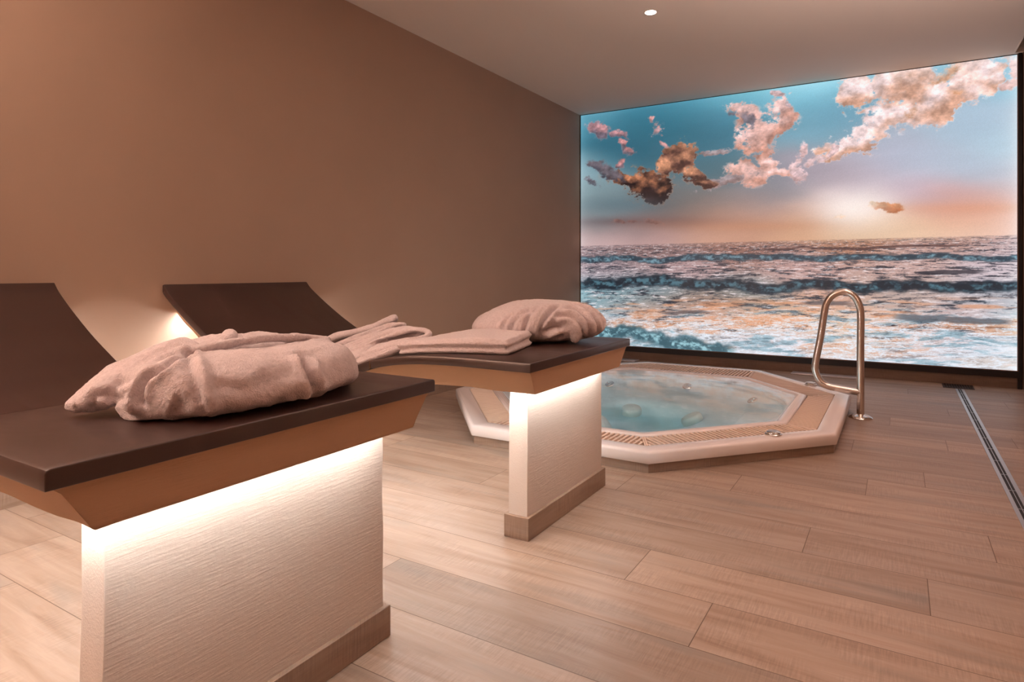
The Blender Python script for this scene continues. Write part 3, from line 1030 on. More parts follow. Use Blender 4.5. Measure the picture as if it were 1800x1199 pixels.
# grille segments
PO = [Vector((p[0], p[1])) for p in octagon(0)]
for i in range(8):
    a_, b_ = PO[i], PO[(i + 1) % 8]
    d_ = (b_ - a_).normalized()
    nn_ = Vector((-d_.y, d_.x))
    Ln = (b_ - a_).length
    t0, t1 = 0.0935, edge_inset(i, 0.2345)
    o_, n_in = octagon(0.0935), octagon(0.2345)
    so0, so1 = (Vector(o_[i]) - a_).dot(d_), (Vector(o_[(i + 1) % 8]) - a_).dot(d_)
    si0, si1 = (Vector(n_in[i]) - a_).dot(d_), (Vector(n_in[(i + 1) % 8]) - a_).dot(d_)
    ka = (si0 - so0) / (t1 - t0)
    kb = (so1 - si1) / (t1 - t0)
    bm = bmesh.new()

    def bar(s0, s1, ta, tb, z0, z1):
        p = []
        for z in (z0, z1):
            for (s_, tt) in ((s0, ta), (s1, ta), (s1, tb), (s0, tb)):
                q = a_ + d_ * s_ + nn_ * tt
                p.append(bm.verts.new((q.x, q.y, z)))
        for f_ in ((3, 2, 1, 0), (4, 5, 6, 7), (0, 1, 5, 4), (1, 2, 6, 5), (2, 3, 7, 6), (3, 0, 4, 7)):
            bm.faces.new([p[q_] for q_ in f_])
    pitch = 0.0255
    cnt = int(Ln / pitch)
    s_off = (Ln - cnt * pitch) / 2
    for q in range(cnt + 1):
        s_ = s_off + q * pitch
        lim = min(t1, t0 + (s_ - so0 - 0.012) / ka if ka > 0.01 else t1, t0 + (so1 - s_ - 0.012) / kb if kb > 0.01 else t1)
        if not so0 + 0.008 < s_ < so1 - 0.008: continue
        if lim > t0 + 0.012:
            bar(s_ - 0.0056, s_ + 0.0056, t0, lim, 0.078, 0.0985)
    # centre rib, end mitre ribs
    tm = (t0 + t1) / 2
    bar(so0 + ka * (tm - t0) + 0.006, so1 - kb * (tm - t0) - 0.006, tm - 0.003, tm + 0.003, 0.074, 0.0955)
    for (kk, st_, sg) in ((ka, so0, 1), (kb, so1, -1)):
        p = []
        for z in (0.078, 0.0988):
            for (tt, dd) in ((t0, 0.001), (t0, 0.009), (t1, 0.009), (t1, 0.001)):
                qv = a_ + d_ * (st_ + sg * (kk * (tt - t0) + dd)) + nn_ * tt
                p.append(bm.verts.new((qv.x, qv.y, z)))
        for f_ in ((3, 2, 1, 0), (4, 5, 6, 7), (0, 1, 5, 4), (1, 2, 6, 5), (2, 3, 7, 6), (3, 0, 4, 7)):
            bm.faces.new([p[q_] for q_ in f_])
    from_bm('grille', bm, M['grille'], spa)

# chrome air controls on the rim
for (px, py) in ((1359.5, 765), (1425, 677)):
    p = at(px, py, 2, 0.1)
    lathe('control_knob', M['chrome'], [(0.040, 0.0), (0.040, 0.006), (0.036, 0.010), (0.034, 0.0105), (0.033, 0.016), (0.028, 0.020), (0.012, 0.022), (0.004, 0.022)], (p.x, p.y, 0.1003), spa, 32)
# jets on the seat backs, suction covers in the foot well
for (px, py, pl, nrm) in ((1072, 676, 5.035, (0, -0.5, 1)), (1208, 680, 5.03, (0, -0.5, 1)), (1323, 705, None, (-0.3, -0.3, 1)), (0, 0, -2.27, (0.9, 0, 0.9))):
    if pl == -2.27:
        p = Vector((-2.25, 4.05, 0.03))
    elif pl is None:
        p = at(px, py, 2, 0.03)
    else:
        p = at(px, py, 2, 0.03)
    j = lathe('jet', M['chrome'], [(0.034, 0), (0.036, 0.006), (0.031, 0.010), (0.024, 0.008), (0.022, 0.004), (0.014, 0.004), (0.012, 0.009), (0.004, 0.010)], p, spa, 28, normal=nrm)
for (px, py, z, nrm) in ((1110, 722, -0.06, (0.05, -0.2, 1)), (1216, 737, -0.06, (-0.45, -0.15, 1)), (1062, 750, -0.08, (0.9, 0.2, 0.6))):
    p = at(px, py, 2, z)
    lathe('suction_cover', M['white_plastic'], [(0.068, -0.02), (0.070, 0.008), (0.064, 0.022), (0.054, 0.028), (0.040, 0.027), (0.034, 0.031), (0.01, 0.032)], p, spa, 32, normal=nrm)
# underwater lamps added low on the near side to brighten the basin
for (lx, ly, nr) in ((-0.80, 3.42, (-0.7, 0.6, 0.5)), (-2.04, 3.42, (0.7, 0.6, 0.5))):
    lathe('added_underwater_lamp', M['lamp_glass'], [(0.035, -0.004), (0.036, 0.004), (0.03, 0.007), (0.01, 0.008)], (lx, ly, 0.035), spa, 24, normal=nr)
for (lx, ly) in ((-0.84, 3.58), (-1.95, 3.52)):
    ld = bpy.data.lights.new('underwater_fill', 'POINT')
    ld.energy = 1.3
    ld.color = (0.86, 0.96, 1.0)
    ld.shadow_soft_size = 0.03
    lo = bpy.data.objects.new('underwater_fill', ld)
    C.objects.link(lo)
    lo.parent = spa
    lo.location = (lx - TC[0], ly - TC[1], 0.055)
# raised foot step
bm = bmesh.new()
q = [at(x, y, 2, 0.02) for x, y in ((1310, 723), (1388, 724), (1362, 743), (1285, 748))]
vt = [bm.verts.new(p_) for p_ in q] + [bm.verts.new((p_.x, p_.y, -0.03)) for p_ in q]
for f_ in ((0, 1, 2, 3), (7, 6, 5, 4), (0, 4, 5, 1), (1, 5, 6, 2), (2, 6, 7, 3), (3, 7, 4, 0)):
    bm.faces.new([vt[i_] for i_ in f_])
bmesh.ops.recalc_face_normals(bm, faces=bm.faces)
bmesh.ops.bevel(bm, geom=list(bm.edges), offset=0.012, segments=3, affect='EDGES', profile=0.5)
from_bm('step', bm, M['basin'], spa, 40)

# water
vs = [(x, y, 0.0995) for x, y in octagon(0.299)] + [(x, y, -0.26) for x, y in octagon(0.299)]
fs = [tuple(range(8)), tuple(range(8, 16))[::-1]] + [(k_, 8 + k_, 8 + (k_ + 1) % 8, (k_ + 1) % 8) for k_ in range(8)]
bm = bmesh.new()
vv = [bm.verts.new(v_) for v_ in vs]
for f_ in fs:
    bm.faces.new([vv[i_] for i_ in f_])
wat = from_bm('spa_water', bm, M['water'])
tag(wat, 'clear pale turquoise water filling the octagonal spa pool', 'water', kind='stuff')

# ------------------------------------------------------------ hand rail
RX, RY = -0.196, 4.427
rail = empty('hand_rail', (RX, RY, 0))
tag(rail, 'looped stainless steel hand rail standing beside the spa pool', 'handrail')
R_T = 0.0213
path = smooth_path([(RX, RY, 0.012), (RX, RY, 0.2), (RX, RY, 0.45), (RX + 0.001, RY, 0.62), (RX - 0.006, RY, 0.685), (RX - 0.032, RY, 0.742), (RX - 0.075, RY, 0.770),
                    (RX - 0.118, RY, 0.768), (RX - 0.16, RY, 0.742), (RX - 0.188, RY, 0.694), (RX - 0.199, RY, 0.64), (RX - 0.222, RY, 0.48), (RX - 0.250, RY, 0.32),
                    (RX - 0.250, RY, 0.268), (RX - 0.228, RY, 0.214), (RX - 0.186, RY, 0.182), (RX - 0.13, RY, 0.172), (RX - 0.06, RY, 0.164), (RX + 0.004, RY, 0.158)], 8)
vs, fs = tube_verts(path, R_T, 24)
mesh('rail_tube', vs, fs, M['brushed'], rail, 60)
lathe('floor_flange', M['chrome'], [(0.066, 0.0005), (0.067, 0.004), (0.062, 0.011), (0.045, 0.019), (0.03, 0.024), (0.0225, 0.027), (0.0225, 0.03)], (RX, RY, 0), rail, 40)

# ------------------------------------------------------------ drains and covers
dr = empty('channel_drain', (0.40, 3.3, 0))
tag(dr, 'long narrow steel channel drain set in the floor', 'drain')
dY0, dY1 = 0.4, 5.905
box('drain_frame', M['drain_steel'], 0.373, 0.388, dY0, dY1, 0.0003, 0.0028, dr, 0.0006, 1)
box('drain_frame', M['drain_steel'], 0.411, 0.427, dY0, dY1, 0.0003, 0.0028, dr, 0.0006, 1)
box('drain_slot', M['dark_slot'], 0.388, 0.411, dY0, dY1, 0.0002, 0.0008, dr)
bm = bmesh.new()
add_box(bm, 0.3985, 0.4012, dY0, dY1, 0.0009, 0.0026)
y = dY0
while y < dY1:
    add_box(bm, 0.388, 0.411, y, y + 0.005, 0.0009, 0.0022)
    y += 0.24
from_bm('drain_bar', bm, M['drain_steel'], dr)
gr = empty('floor_grate', (0.398, 6.02, 0))
tag(gr, 'small dark slotted floor grate at the foot of the photo wall', 'grate')
bm = bmesh.new()
gx0, gx1, gy0, gy1 = 0.298, 0.498, 5.925, 6.13
for (a0, a1, b0, b1) in ((gx0, gx1, gy0, gy0 + 0.014), (gx0, gx1, gy1 - 0.014, gy1), (gx0, gx0 + 0.014, gy0 + 0.014, gy1 - 0.014), (gx1 - 0.014, gx1, gy0 + 0.014, gy1 - 0.014)):
    add_box(bm, a0, a1, b0, b1, 0.0003, 0.004)
for i in range(10):
    x = gx0 + 0.026 + i * 0.0165
    add_box(bm, x, x + 0.008, gy0 + 0.014, gy1 - 0.014, 0.001, 0.0035)
from_bm('grate_bars', bm, M['grate_dark'], gr)
box('grate_pit', M['dark_slot'], gx0 + 0.01, gx1 - 0.01, gy0 + 0.01, gy1 - 0.01, 0.0002, 0.0008, gr)
cv = box('floor_cover_plate', M['grey_plate'], -0.800, -0.270, 5.985, 6.115, 0.0005, 0.012, None, 0.003, 2)
tag(cv, 'long pale grey cover plate on the floor behind the hand rail', 'cover plate')
cv = box('floor_cover_plate', M['grey_plate'], -2.42, -2.22, 5.985, 6.115, 0.0005, 0.012, None, 0.003, 2)
tag(cv, 'short pale cover plate on the floor behind the far lounger foot', 'cover plate')

# ------------------------------------------------------------ downlights
first = True
for (x, y, inview) in ((-1.355, 3.938, True), (0.02, 4.0, False), (-1.355, 1.9, False), (0.0, 1.9, False), (-1.355, -0.3, False), (0.0, -0.3, False)):  # unseen ones over the loungers and back of the room are added for brightness
    dl = empty('recessed_downlight', (x, y, ZC))
    if inview:
        tag(dl, 'small round lit downlight in the ceiling above the spa pool', 'ceiling light', 'recessed ceiling downlights')
    else:
        tag(dl, 'recessed ceiling downlight over the floor near %s' % ('the hand rail' if y > 3 else 'the loungers, added out of view' if y > 1 else 'the back of the room, added out of view'), 'ceiling light', 'recessed ceiling downlights')
    lathe('trim_ring', M['ceiling_paint'], [(0.047, -0.0005), (0.045, -0.003), (0.036, -0.004), (0.035, -0.0005)], (x, y, ZC), dl, 32)
    lathe('lens', M['lamp_glass'], [(0.0335, -0.001), (0.0335, -0.0052), (0.03, -0.0056), (0.01, -0.0058)], (x, y, ZC), dl, 32)
    ld = bpy.data.lights.new('downlight_beam', 'SPOT')
    ld.energy = LAMP_POWER
    ld.color = LAMP_COLOR
    if y > 3.95:
        ld.energy = 34.0
        ld.color = (1.0, 0.50, 0.42)
    ld.spot_size = math.radians(125)
    ld.spot_blend = 1.0
    ld.shadow_soft_size = 0.03
    lo = bpy.data.objects.new('downlight_beam', ld)
    C.objects.link(lo)
    lo.parent = dl
    lo.location = (0, 0, -0.02)


# uplighters added outside the frame to lift the room's ambient light
for (ux_, uy_, uz_, face, pw_, where) in ((XR, 2.7, 0.95, math.pi, 50.0, 'on the right wall across from the spa side lounger'), (XL, -0.35, 1.25, 0.0, 150.0, 'on the left wall, this side of the nearest lounger'),
                                          (XL, -1.9, 1.25, 0.0, 90.0, 'on the left wall near the back corner')):
    ul = empty('added_uplighter', (ux_, uy_, uz_))
    tag(ul, 'added unseen half round uplighter ' + where, 'added fill lamp', 'added uplighters outside the frame')
    vs, fs = [], []
    n_ = 20
    for (r_, z_) in ((0.11, 0.06), (0.105, 0.0), (0.08, -0.05), (0.03, -0.07), (0.098, 0.06), (0.092, 0.0)):
        for k_ in range(n_ + 1):
            a_ = -math.pi / 2 + math.pi * k_ / n_
            sx_ = -1 if face else 1
            vs.append((ux_ + sx_ * (0.0008 + r_ * math.cos(a_)), uy_ + 1.5 * r_ * math.sin(a_), uz_ + z_))
    W_ = n_ + 1
    for (a_, b_) in ((0, 1), (1, 2), (2, 3), (4, 0), (5, 4)):
        for k_ in range(n_):
            fs.append((a_ * W_ + k_, a_ * W_ + k_ + 1, b_ * W_ + k_ + 1, b_ * W_ + k_))
    mesh('added_uplighter_shade', vs, fs, M['ceiling_paint'], ul, 40)
    ld = bpy.data.lights.new('uplight_fill', 'AREA')
    ld.shape = 'RECTANGLE'
    ld.size = 0.07
    ld.size_y = 0.24
    ld.spread = math.radians(125)
    ld.energy = pw_
    ld.color = UP_COLOR
    lo = bpy.data.objects.new('uplight_fill', ld)
    C.objects.link(lo)
    lo.parent = ul
    lo.location = (sx_ * 0.055, 0, 0.065)
    lo.rotation_euler = (math.pi, 0, 0)


# ------------------------------------------------------------ cloth
def cloth(name, parts, m, vox, smooth_n, wr, label, cat, loc, group=None, seed=0, floor_fn=None, strokes=()):
    """parts: list of (verts, faces); joined, remeshed to one skin, smoothed, creased"""
    bm_ = bmesh.new()
    for vs_, fs_ in parts:
        vv_ = [bm_.verts.new(v_) for v_ in vs_]
        for f_ in fs_:
            try:
                bm_.faces.new([vv_[i_] for i_ in f_])
            except ValueError:
                pass
    me_ = bpy.data.meshes.new(name)
    bmesh.ops.recalc_face_normals(bm_, faces=bm_.faces)
    bm_.to_mesh(me_)
    bm_.free()
    o = bpy.data.objects.new(name, me_)
    C.objects.link(o)
    r_ = o.modifiers.new('r', 'REMESH')
    r_.mode = 'VOXEL'
    r_.voxel_size = vox
    if smooth_n:
        s_ = o.modifiers.new('s', 'SMOOTH')
        s_.factor = 0.5
        s_.iterations = smooth_n
    dg = bpy.context.evaluated_depsgraph_get()
    dg.update()
    nm = bpy.data.meshes.new_from_object(o.evaluated_get(dg))
    o.modifiers.clear()
    o.data = nm
    N_ = len(nm.vertices)
    cc = np.empty(N_ * 3)
    nn = np.empty(N_ * 3)
    nm.vertices.foreach_get('co', cc)
    nm.vertices.foreach_get('normal', nn)
    cc = cc.reshape(-1, 3)
    nn = nn.reshape(-1, 3)
    amp_w, amp_f = wr
    disp = np.zeros(N_)
    for i_ in range(N_):
        p_ = Vector(cc[i_])
        w_ = noise.noise(p_ * 9 + Vector((seed, 0, 0)))
        r1_ = 1 - abs(noise.noise(Vector((p_.x * 14 + w_ * 1.2 + seed, p_.y * 6, p_.z * 10)))) * 2.2
        f_ = noise.noise(p_ * 130) + 0.6 * noise.noise(p_ * 300)
        disp[i_] = amp_w * (r1_ - 0.4) + amp_f * f_
    cc = cc + nn * disp[:, None]
    if strokes:
        from mathutils.bvhtree import BVHTree
        bvh = BVHTree.FromPolygons([Vector(c_) for c_ in cc], [tuple(p_.vertices) for p_ in nm.polygons])
        O_ = Vector((0, 0, EYE))
        for (pts_, width, amount, back) in strokes:
            line = []
            if len(pts_[0]) == 3:
                line = [np.array(q_) for q_ in smooth_path(pts_, 8)]
                pts_ = [(0, 0), (0, 0.01)]
                world_line = True
            else:
                world_line = False
            for q_ in ([] if world_line else smooth_path([(a_[0], a_[1], 0) for a_ in pts_], 8)):
                hit = bvh.ray_cast(O_, ray(q_.x, q_.y).normalized())
                if hit[0] is not None:
                    line.append(np.array(hit[0]))
            if len(line) < 3:
                continue
            best = np.full(N_, 9.0)
            tpar = np.zeros(N_)
            for i_ in range(len(line) - 1):
                A_, B_ = line[i_], line[i_ + 1]
                if np.linalg.norm(B_ - A_) > 0.05:
                    continue
                d_ = B_ - A_
                u_ = np.clip(((cc - A_) @ d_) / max(d_ @ d_, 1e-9), 0, 1)
                dist = np.linalg.norm(cc - (A_ + u_[:, None] * d_), axis=1)
                m_ = dist < best
                best[m_] = dist[m_]
                tpar[m_] = (i_ + u_[m_]) / (len(line) - 1)
            fade = np.clip(np.minimum(tpar, 1 - tpar) / 0.14, 0.15, 1)
            g_ = np.exp(-(best / width) ** 2) * fade
            # a crease has a raised lip around it, a ridge has a slight hollow
            g2_ = np.exp(-((best - 2.0 * width) / (1.1 * width)) ** 2) * fade
            cc = cc + nn * (amount * g_ - back * amount * g2_)[:, None]
    if floor_fn is not None:
        fz = floor_fn(cc[:, 0], cc[:, 1])
        cc[:, 2] = np.maximum(cc[:, 2], fz + 0.0008)
    cc = cc - np.array(loc)
    nm.vertices.foreach_set('co', cc.ravel())
    nm.update()
    nm.materials.clear()
    nm.materials.append(m)
    o.location = loc
    shade(o)
    tag(o, label, cat, group)
    return o


def loaf(sections, n=36, flat=0.55):
    """sections: (centre x, centre y, base z, half width in the across direction, height, across dir (dx, dy))"""
    vs_, fs_ = [], []
    N_ = len(sections)
    for (x, y, zb, w, h_, dx, dy) in sections:
        for k_ in range(n):
            a_ = 2 * math.pi * k_ / n
            c_, s_ = math.cos(a_), math.sin(a_)
            ez = s_ if s_ > 0 else s_ * flat
            c_ = math.copysign(abs(c_) ** 0.8, c_)
            zz = zb + h_ * (flat + ez) / (1 + flat)
            vs_.append(Vector((x + dx * w * c_, y + dy * w * c_, zz)))
    for i_ in range(N_ - 1):
        for k_ in range(n):
            a_, b_ = i_ * n + k_, i_ * n + (k_ + 1) % n
            fs_.append((a_, b_, b_ + n, a_ + n))
    fs_.append(tuple(range(n))[::-1])
    fs_.append(tuple((N_ - 1) * n + k_ for k_ in range(n)))
    return vs_, fs_


def px_tube(pts, axis, n=6, m_=14):
    """pts: (px, py, plane value, radius along, radius across)"""
    c_ = [at(p[0], p[1], axis, p[2]) for p in pts]
    path_ = smooth_path(c_, n)
    rad = []
    for i_ in range(len(path_)):
        f_ = i_ / n
        a_ = min(int(f_), len(pts) - 2)
        tt = f_ - a_
        r_ = [pts[a_][q] * (1 - tt) + pts[a_ + 1][q] * tt for q in (3, 4)]
        e_ = min(i_, len(path_) - 1 - i_)
        k_ = 1.0 if e_ > 2 else (0.55, 0.83, 0.96)[e_]
        rad.append((r_[0] * k_, r_[1] * k_))
    return tube_verts(path_, rad, m_)


def lounge_floor(dz, lo, hi):
    xs_ = np.array([-2.40, -2.28, -2.14, -2.0, -1.87, -1.76, -1.67, -1.60, -1.52, -1.43, -1.33, -1.2, -0.9])
    zs_ = np.array([0.552, 0.510, 0.484, 0.480, 0.497, 0.530, 0.560, 0.583, 0.600, 0.612, 0.619, 0.622, 0.622]) + dz
    return lambda x, y: np.interp(x, xs_, zs_)


# robe on the near lounger: a long front bundle, and the back sheet that runs over it into a tail
Z1t = 0.637


def bundle(sec, tilt=0.0, zb=Z1t, n=40):
    """sections (y, x front, x back, height) of a bundle lying along the foot edge"""
    return loaf([((a_ + b_) / 2, y_, zb, (a_ - b_) / 2, h_, 1, tilt) for (y_, a_, b_, h_) in sec], n)


parts = []
parts.append(bundle([(0.600, -1.12, -1.18, 0.045), (0.608, -1.10, -1.20, 0.070), (0.625, -1.065, -1.23, 0.092), (0.66, -1.015, -1.24, 0.098), (0.72, -0.992, -1.24, 0.103), (0.80, -0.982, -1.24, 0.104),
                     (0.88, -0.980, -1.24, 0.103), (0.95, -0.988, -1.24, 0.102), (1.00, -1.01, -1.24, 0.103), (1.04, -1.04, -1.235, 0.100), (1.07, -1.07, -1.22, 0.085), (1.088, -1.10, -1.20, 0.055)]))
parts.append(bundle([(0.66, -1.20, -1.28, 0.065), (0.70, -1.17, -1.32, 0.086), (0.76, -1.16, -1.36, 0.107), (0.84, -1.16, -1.38, 0.122), (0.92, -1.16, -1.38, 0.124), (1.0, -1.16, -1.37, 0.116), (1.06, -1.17, -1.34, 0.102), (1.10, -1.20, -1.30, 0.06)]))
parts.append(px_tube([(122, 724, -1.26, 0.022, 0.012), (140, 710, -1.262, 0.036, 0.019), (175, 690, -1.26, 0.050, 0.026), (215, 672, -1.255, 0.060, 0.034), (255, 655, -1.245, 0.062, 0.038), (300, 632, -1.24, 0.06, 0.038), (340, 618, -1.24, 0.055, 0.036)], 0))
# hem of the back sheet rolls over the front bundle
parts.append(px_tube([(244, 726, -1.115, 0.016, 0.013), (238, 700, -1.14, 0.016, 0.014), (240, 676, -1.155, 0.016, 0.014), (262, 652, -1.17, 0.016, 0.013), (296, 634, -1.18, 0.016, 0.012), (334, 614, -1.19, 0.014, 0.012)], 0))
parts.append(px_tube([(404, 583, -1.26, 0.014, 0.010), (404, 590, -1.22, 0.016, 0.010), (400, 598, -1.2, 0.012, 0.008)], 0))
HEM = [(-1.195, 0.700, 0.728), (-1.180, 0.745, 0.745), (-1.172, 0.80, 0.752), (-1.170, 0.86, 0.756), (-1.170, 0.93, 0.754), (-1.165, 1.0, 0.747), (-1.155, 1.06, 0.736)]
hp = smooth_path(HEM, 6)
parts.append(tube_verts(hp, [(0.012, 0.008)] * len(hp), 12))
S1 = [
    ([(x + 0.017, y, z - 0.012) for x, y, z in HEM], 0.0065, -0.016, 0.25),
    ([(254, 722), (247, 702), (250, 680), (262, 662), (295, 644), (328, 627), (345, 618)], 0.0075, -0.015, 0.45),
    ([(332, 628), (338, 655), (347, 690), (357, 718), (363, 738)], 0.009, -0.009, 0.5),
    ([(346, 624), (352, 655), (362, 690), (374, 730)], 0.013, 0.007, 0.3),
    ([(532, 626), (541, 645), (548, 665), (558, 694)], 0.010, -0.021, 0.6),
    ([(575, 640), (590, 620), (600, 612)], 0.025, 0.006, 0.0),
    ([(240, 722), (234, 700), (237, 680)], 0.006, -0.006, 0.3),
    ([(230, 718), (226, 700), (230, 684)], 0.006, -0.006, 0.3),
    ([(150, 712), (166, 716), (166, 698), (180, 694), (205, 700), (226, 700)], 0.008, -0.008, 0.4),
    ([(128, 712), (140, 722), (160, 724)], 0.006, -0.005, 0.4),
    ([(196, 690), (210, 678), (232, 668)], 0.008, -0.005, 0.3),
    ([(372, 690), (392, 676), (415, 682), (430, 694)], 0.012, -0.005, 0.3),
    ([(430, 690), (455, 672), (480, 668)], 0.014, -0.004, 0.3),
    ([(450, 604), (458, 610), (466, 604)], 0.010, 0.005, 0.0),
    ([(482, 601), (490, 608), (500, 602)], 0.010, 0.005, 0.0),
    ([(480, 715), (500, 700), (530, 692)], 0.010, -0.004, 0.3),
    ([(300, 735), (310, 718), (325, 706)], 0.010, -0.005, 0.3),
    ([(430, 600), (480, 594), (540, 597)], 0.010, 0.005, 0.2),
]
robe1 = cloth('bathrobe', parts, M['terry'], 0.0042, 4, (0.0052, 0.0012), 'big crumpled white terry bathrobe bundled on the nearest lounger foot', 'bathrobe', (-1.16, 0.82, Z1t), 'white bathrobes laid on the loungers', 3.1, lambda x, y: np.full(x.shape, Z1t), S1)

# robe at the far corner: a round gathered bundle
Z2t = 0.622
n_a, n_r = 120, 40
vs, fs = [], []
cx, cy = -1.235, 2.235
for i in range(n_r + 1):
    th_ = math.pi * i / n_r
    for k_ in range(n_a):
        ph = 2 * math.pi * k_ / n_a
        rr = math.sin(th_) ** 0.75
        X_ = 0.268 * rr * math.cos(ph)
        Y_ = 0.185 * rr * math.sin(ph)
        rot_ = TH * 0.9
        zz = math.cos(th_)
        zz = 0.062 + 0.100 * zz if zz > 0 else 0.062 + 0.062 * zz
        zz *= 1 - 0.18 * sm(np.array(-X_), 0.05, 0.26).item()
        vs.append(Vector((cx + X_ * math.cos(rot_) - Y_ * math.sin(rot_), cy + X_ * math.sin(rot_) + Y_ * math.cos(rot_), Z2t + zz)))
for i in range(n_r):
    for k_ in range(n_a):
        a_, b_ = i * n_a + k_, i * n_a + (k_ + 1) % n_a
        fs.append((a_ + n_a, b_ + n_a, b_, a_))
parts = [(vs, fs)]


def ptube(pts, n=6, m_=14):
    """pts: (px, py, distance forward, ra, rb)"""
    c_ = [Vector((0, 0, EYE)) + ray(p[0], p[1]) * p[2] for p in pts]
    path_ = smooth_path(c_, n)
    rad = []
    for i_ in range(len(path_)):
        f_ = i_ / n
        a_ = min(int(f_), len(pts) - 2)
        tt = f_ - a_
        r_ = [pts[a_][q] * (1 - tt) + pts[a_ + 1][q] * tt for q in (3, 4)]
        e_ = min(i_, len(path_) - 1 - i_)
        k_ = 1.0 if e_ > 2 else (0.55, 0.83, 0.96)[e_]
        rad.append((r_[0] * k_, r_[1] * k_))
    return tube_verts(path_, rad, m_)


parts.append(ptube([(990, 566, 2.43, 0.018, 0.016), (1006, 574, 2.40, 0.022, 0.018), (1012, 588, 2.40, 0.022, 0.020), (1010, 600, 2.41, 0.02, 0.016)]))
parts.append(ptube([(905, 552, 2.62, 0.022, 0.022), (882, 562, 2.60, 0.024, 0.022), (870, 577, 2.58, 0.026, 0.022), (884, 588, 2.54, 0.024, 0.02)]))
S2 = [
    ([(972, 533), (950, 548), (938, 568), (934, 590)], 0.016, 0.012, 0.0),
    ([(985, 534), (965, 552), (951, 574), (946, 594)], 0.0075, -0.016, 0.4),
    ([(956, 536), (934, 552), (924, 572), (920, 590)], 0.0075, -0.012, 0.4),
    ([(940, 543), (918, 553), (903, 566), (899, 583)], 0.009, -0.014, 0.5),
    ([(925, 545), (900, 556), (888, 570), (884, 582)], 0.010, -0.010, 0.5),
    ([(952, 588), (966, 578), (980, 573), (992, 578)], 0.013, -0.024, 0.3),
    ([(960, 600), (978, 592), (992, 590)], 0.011, -0.016, 0.3),
    ([(968, 566), (985, 556), (1003, 556), (1020, 568), (1027, 585)], 0.010, -0.012, 0.5),
    ([(988, 540), (1012, 546), (1030, 562), (1036, 582), (1030, 598)], 0.009, -0.014, 0.6),
    ([(1000, 533), (1028, 542), (1046, 560), (1050, 582), (1044, 598)], 0.009, -0.013, 0.6),
    ([(1018, 533), (1044, 545), (1061, 562), (1064, 582), (1058, 596)], 0.009, -0.012, 0.6),
    ([(1040, 542), (1062, 554), (1074, 570), (1074, 586)], 0.009, -0.010, 0.6),
    ([(1022, 602), (1026, 592), (1024, 580)], 0.008, -0.014, 0.3),
]
robe2 = cloth('bathrobe', parts, M['terry'], 0.0050, 3, (0.0048, 0.0010), 'round gathered white bathrobe at the corner of the lounger by the spa pool', 'bathrobe', (cx, cy, Z2t), 'white bathrobes laid on the loungers', 8.8, lounge_floor(0.0, 0, 0), S2)


# folded towel: two folded layers, soft edges, closed fold at the right
def soft_slab(corners, z0f, h_, r, nu=34, nv=26, bulge=0.004, lift=None):
    A, B, Cc, D = [Vector((*c_, 0)) for c_ in corners]
    vs_, fs_ = [], []
    for side in (1, 0):
        for j_ in range(nv + 1):
            for i_ in range(nu + 1):
                u_, v_ = i_ / nu, j_ / nv
                P_ = (A * (1 - u_) + B * u_) * (1 - v_) + (D * (1 - u_) + Cc * u_) * v_
                e_ = min(u_ * (B - A).length, (1 - u_) * (B - A).length, v_ * (D - A).length, (1 - v_) * (D - A).length)
                e_ = min(e_ / r, 1)
                prof_ = math.sqrt(max(0, 1 - (1 - e_) ** 2))
                zc = z0f(P_.x, P_.y)
                zz = zc + h_ / 2 + (h_ / 2) * prof_ * (1 if side else -1)
                if side: zz += bulge * math.sin(P_.x * 17 + P_.y * 9)
                if lift: zz += lift(u_, v_)
                vs_.append(Vector((P_.x, P_.y, zz)))
    W = nu + 1
    S_ = W * (nv + 1)
    for j_ in range(nv):
        for i_ in range(nu):
            a_ = j_ * W + i_
            fs_.append((a_, a_ + 1, a_ + 1 + W, a_ + W))
            fs_.append((S_ + a_ + W, S_ + a_ + 1 + W, S_ + a_ + 1, S_ + a_))
    rim_ = [i_ for i_ in range(W)] + [j_ * W + nu for j_ in range(1, nv + 1)] + [nv * W + i_ for i_ in range(nu - 1, -1, -1)] + [j_ * W for j_ in range(nv - 1, 0, -1)]
    for q_ in range(len(rim_)):
        a_, b_ = rim_[q_], rim_[(q_ + 1) % len(rim_)]
        fs_.append((b_, a_, S_ + a_, S_ + b_))
    return vs_, fs_


ff2 = lounge_floor(0.0, 0, 0)
g2 = lambda x, y: float(ff2(x, y))
tw = [(-1.488, 1.672), (-1.090, 1.775), (-1.165, 2.065), (-1.52, 2.04)]
low = soft_slab(tw, lambda x, y: g2(x, y), 0.020, 0.012, bulge=0.0)
tw2 = [(-1.492, 1.670), (-1.094, 1.772), (-1.167, 2.068), (-1.525, 2.045)]
topl = soft_slab(tw2, lambda x, y: g2(x, y) + 0.019, 0.032, 0.016, bulge=0.003, lift=lambda u_, v_: 0.012 * (1 - u_) * 0 + 0.008 * v_)
endf = px_tube([(893, 618, -1.085, 0.018, 0.020), (915, 610, -1.10, 0.018, 0.020), (938, 604, -1.125, 0.016, 0.018)], 0)
towel = cloth('folded_towel', [low, topl], M['terry_towel'], 0.0048, 2, (0.0028, 0.0010), 'flat folded white towel on the lounger between the robes', 'towel', (-1.3, 1.88, 0.62), None, 5.5, ff2)

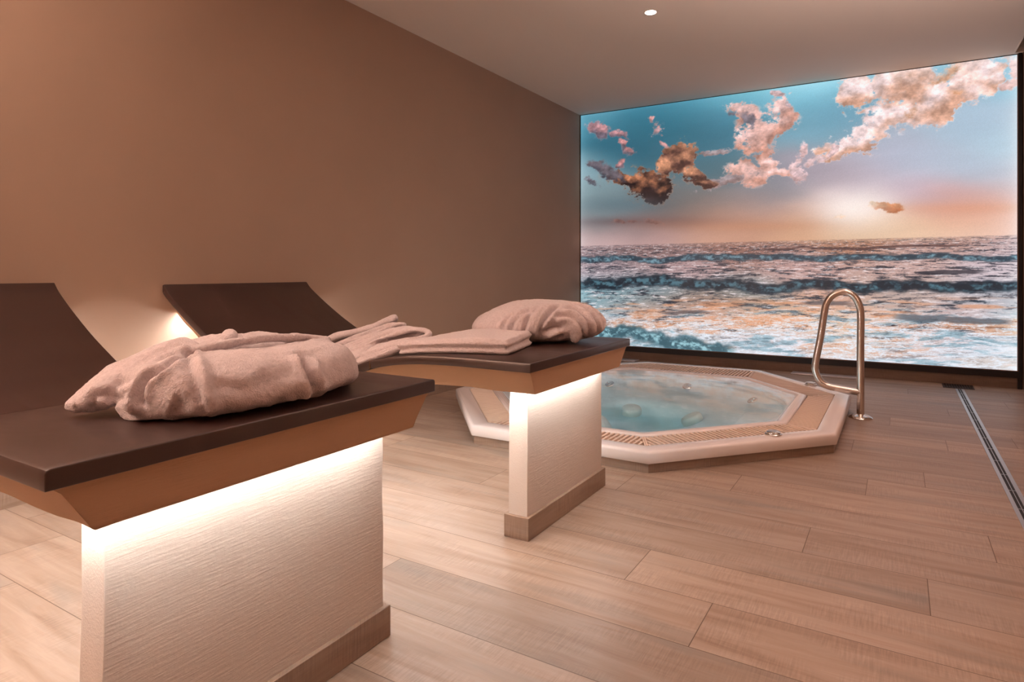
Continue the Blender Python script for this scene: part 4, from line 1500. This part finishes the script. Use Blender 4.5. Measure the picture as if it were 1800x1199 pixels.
# loosely folded robe whose layers fan out
parts = []
ly = [
    [(566, 608, 1.98, 0.022, 0.020), (590, 592, 2.02, 0.022, 0.018), (625, 584, 2.06, 0.022, 0.017), (660, 574, 2.10, 0.022, 0.017), (685, 563, 2.12, 0.024, 0.019), (698, 558, 2.13, 0.022, 0.018)],
    [(578, 616, 1.93, 0.026, 0.018), (610, 602, 1.97, 0.026, 0.017), (645, 589, 2.00, 0.026, 0.016), (680, 578, 2.03, 0.028, 0.018), (713, 571, 2.06, 0.024, 0.015)],
    [(590, 622, 1.88, 0.026, 0.018), (625, 607, 1.92, 0.026, 0.017), (660, 594, 1.95, 0.026, 0.016), (695, 583, 1.98, 0.028, 0.016), (727, 577, 2.0, 0.022, 0.013)],
    [(600, 628, 1.84, 0.026, 0.018), (640, 610, 1.86, 0.026, 0.016), (668, 596, 1.88, 0.026, 0.015), (700, 584, 1.90, 0.024, 0.013), (735, 580, 1.92, 0.018, 0.010), (754, 585, 1.92, 0.013, 0.010), (748, 593, 1.90, 0.013, 0.010), (722, 602, 1.86, 0.016, 0.012), (690, 613, 1.82, 0.022, 0.012), (650, 627, 1.78, 0.024, 0.014), (618, 632, 1.76, 0.02, 0.014)],
    [(640, 612, 1.90, 0.02, 0.016), (680, 598, 1.92, 0.02, 0.018), (715, 589, 1.93, 0.02, 0.015), (742, 587, 1.93, 0.012, 0.010)],
    [(640, 622, 1.84, 0.02, 0.014), (690, 606, 1.86, 0.02, 0.016), (728, 596, 1.90, 0.016, 0.010)],
    [(622, 640, 1.715, 0.018, 0.016), (645, 633, 1.73, 0.018, 0.015), (680, 622, 1.75, 0.020, 0.015), (715, 609, 1.79, 0.020, 0.013), (744, 596, 1.85, 0.018, 0.011)],
]
for pl in ly:
    parts.append(px_tube(pl, 1))
# the folded mass the layers belong to
def mass(y_, base_pts, h_list, w):
    return loaf([(x, y_ + dy, float(ff2(x, y_)) , w, h_, 0.0, 1.0) for (x, dy), h_ in zip(base_pts, h_list)], 28)
parts.append(mass(1.92, [(-2.06, 0.04), (-2.02, 0.04), (-1.94, 0.02), (-1.84, 0.01), (-1.74, 0.0), (-1.68, 0.0), (-1.62, 0.02), (-1.58, 0.03)], [0.03, 0.075, 0.098, 0.098, 0.085, 0.066, 0.046, 0.018], 0.13))
S3 = [
    ([(578, 608), (600, 598), (640, 588), (680, 572), (705, 562)], 0.006, -0.010, 0.4),
    ([(590, 612), (622, 602), (660, 588), (700, 574), (722, 570)], 0.006, -0.010, 0.4),
    ([(600, 620), (640, 603), (672, 590), (700, 580)], 0.006, -0.010, 0.4),
    ([(635, 620), (655, 608), (680, 596), (705, 590), (738, 586)], 0.010, -0.018, 0.2),
    ([(628, 633), (660, 622), (700, 608), (740, 592)], 0.006, -0.010, 0.4),
]
robe3 = cloth('bathrobe', parts, M['terry_towel'], 0.0048, 1, (0.0018, 0.0011), 'loosely folded white robe with fanned layers, lying in the seat dip', 'bathrobe', (-1.8, 1.9, 0.52), 'white bathrobes laid on the loungers', 1.7, ff2, S3)
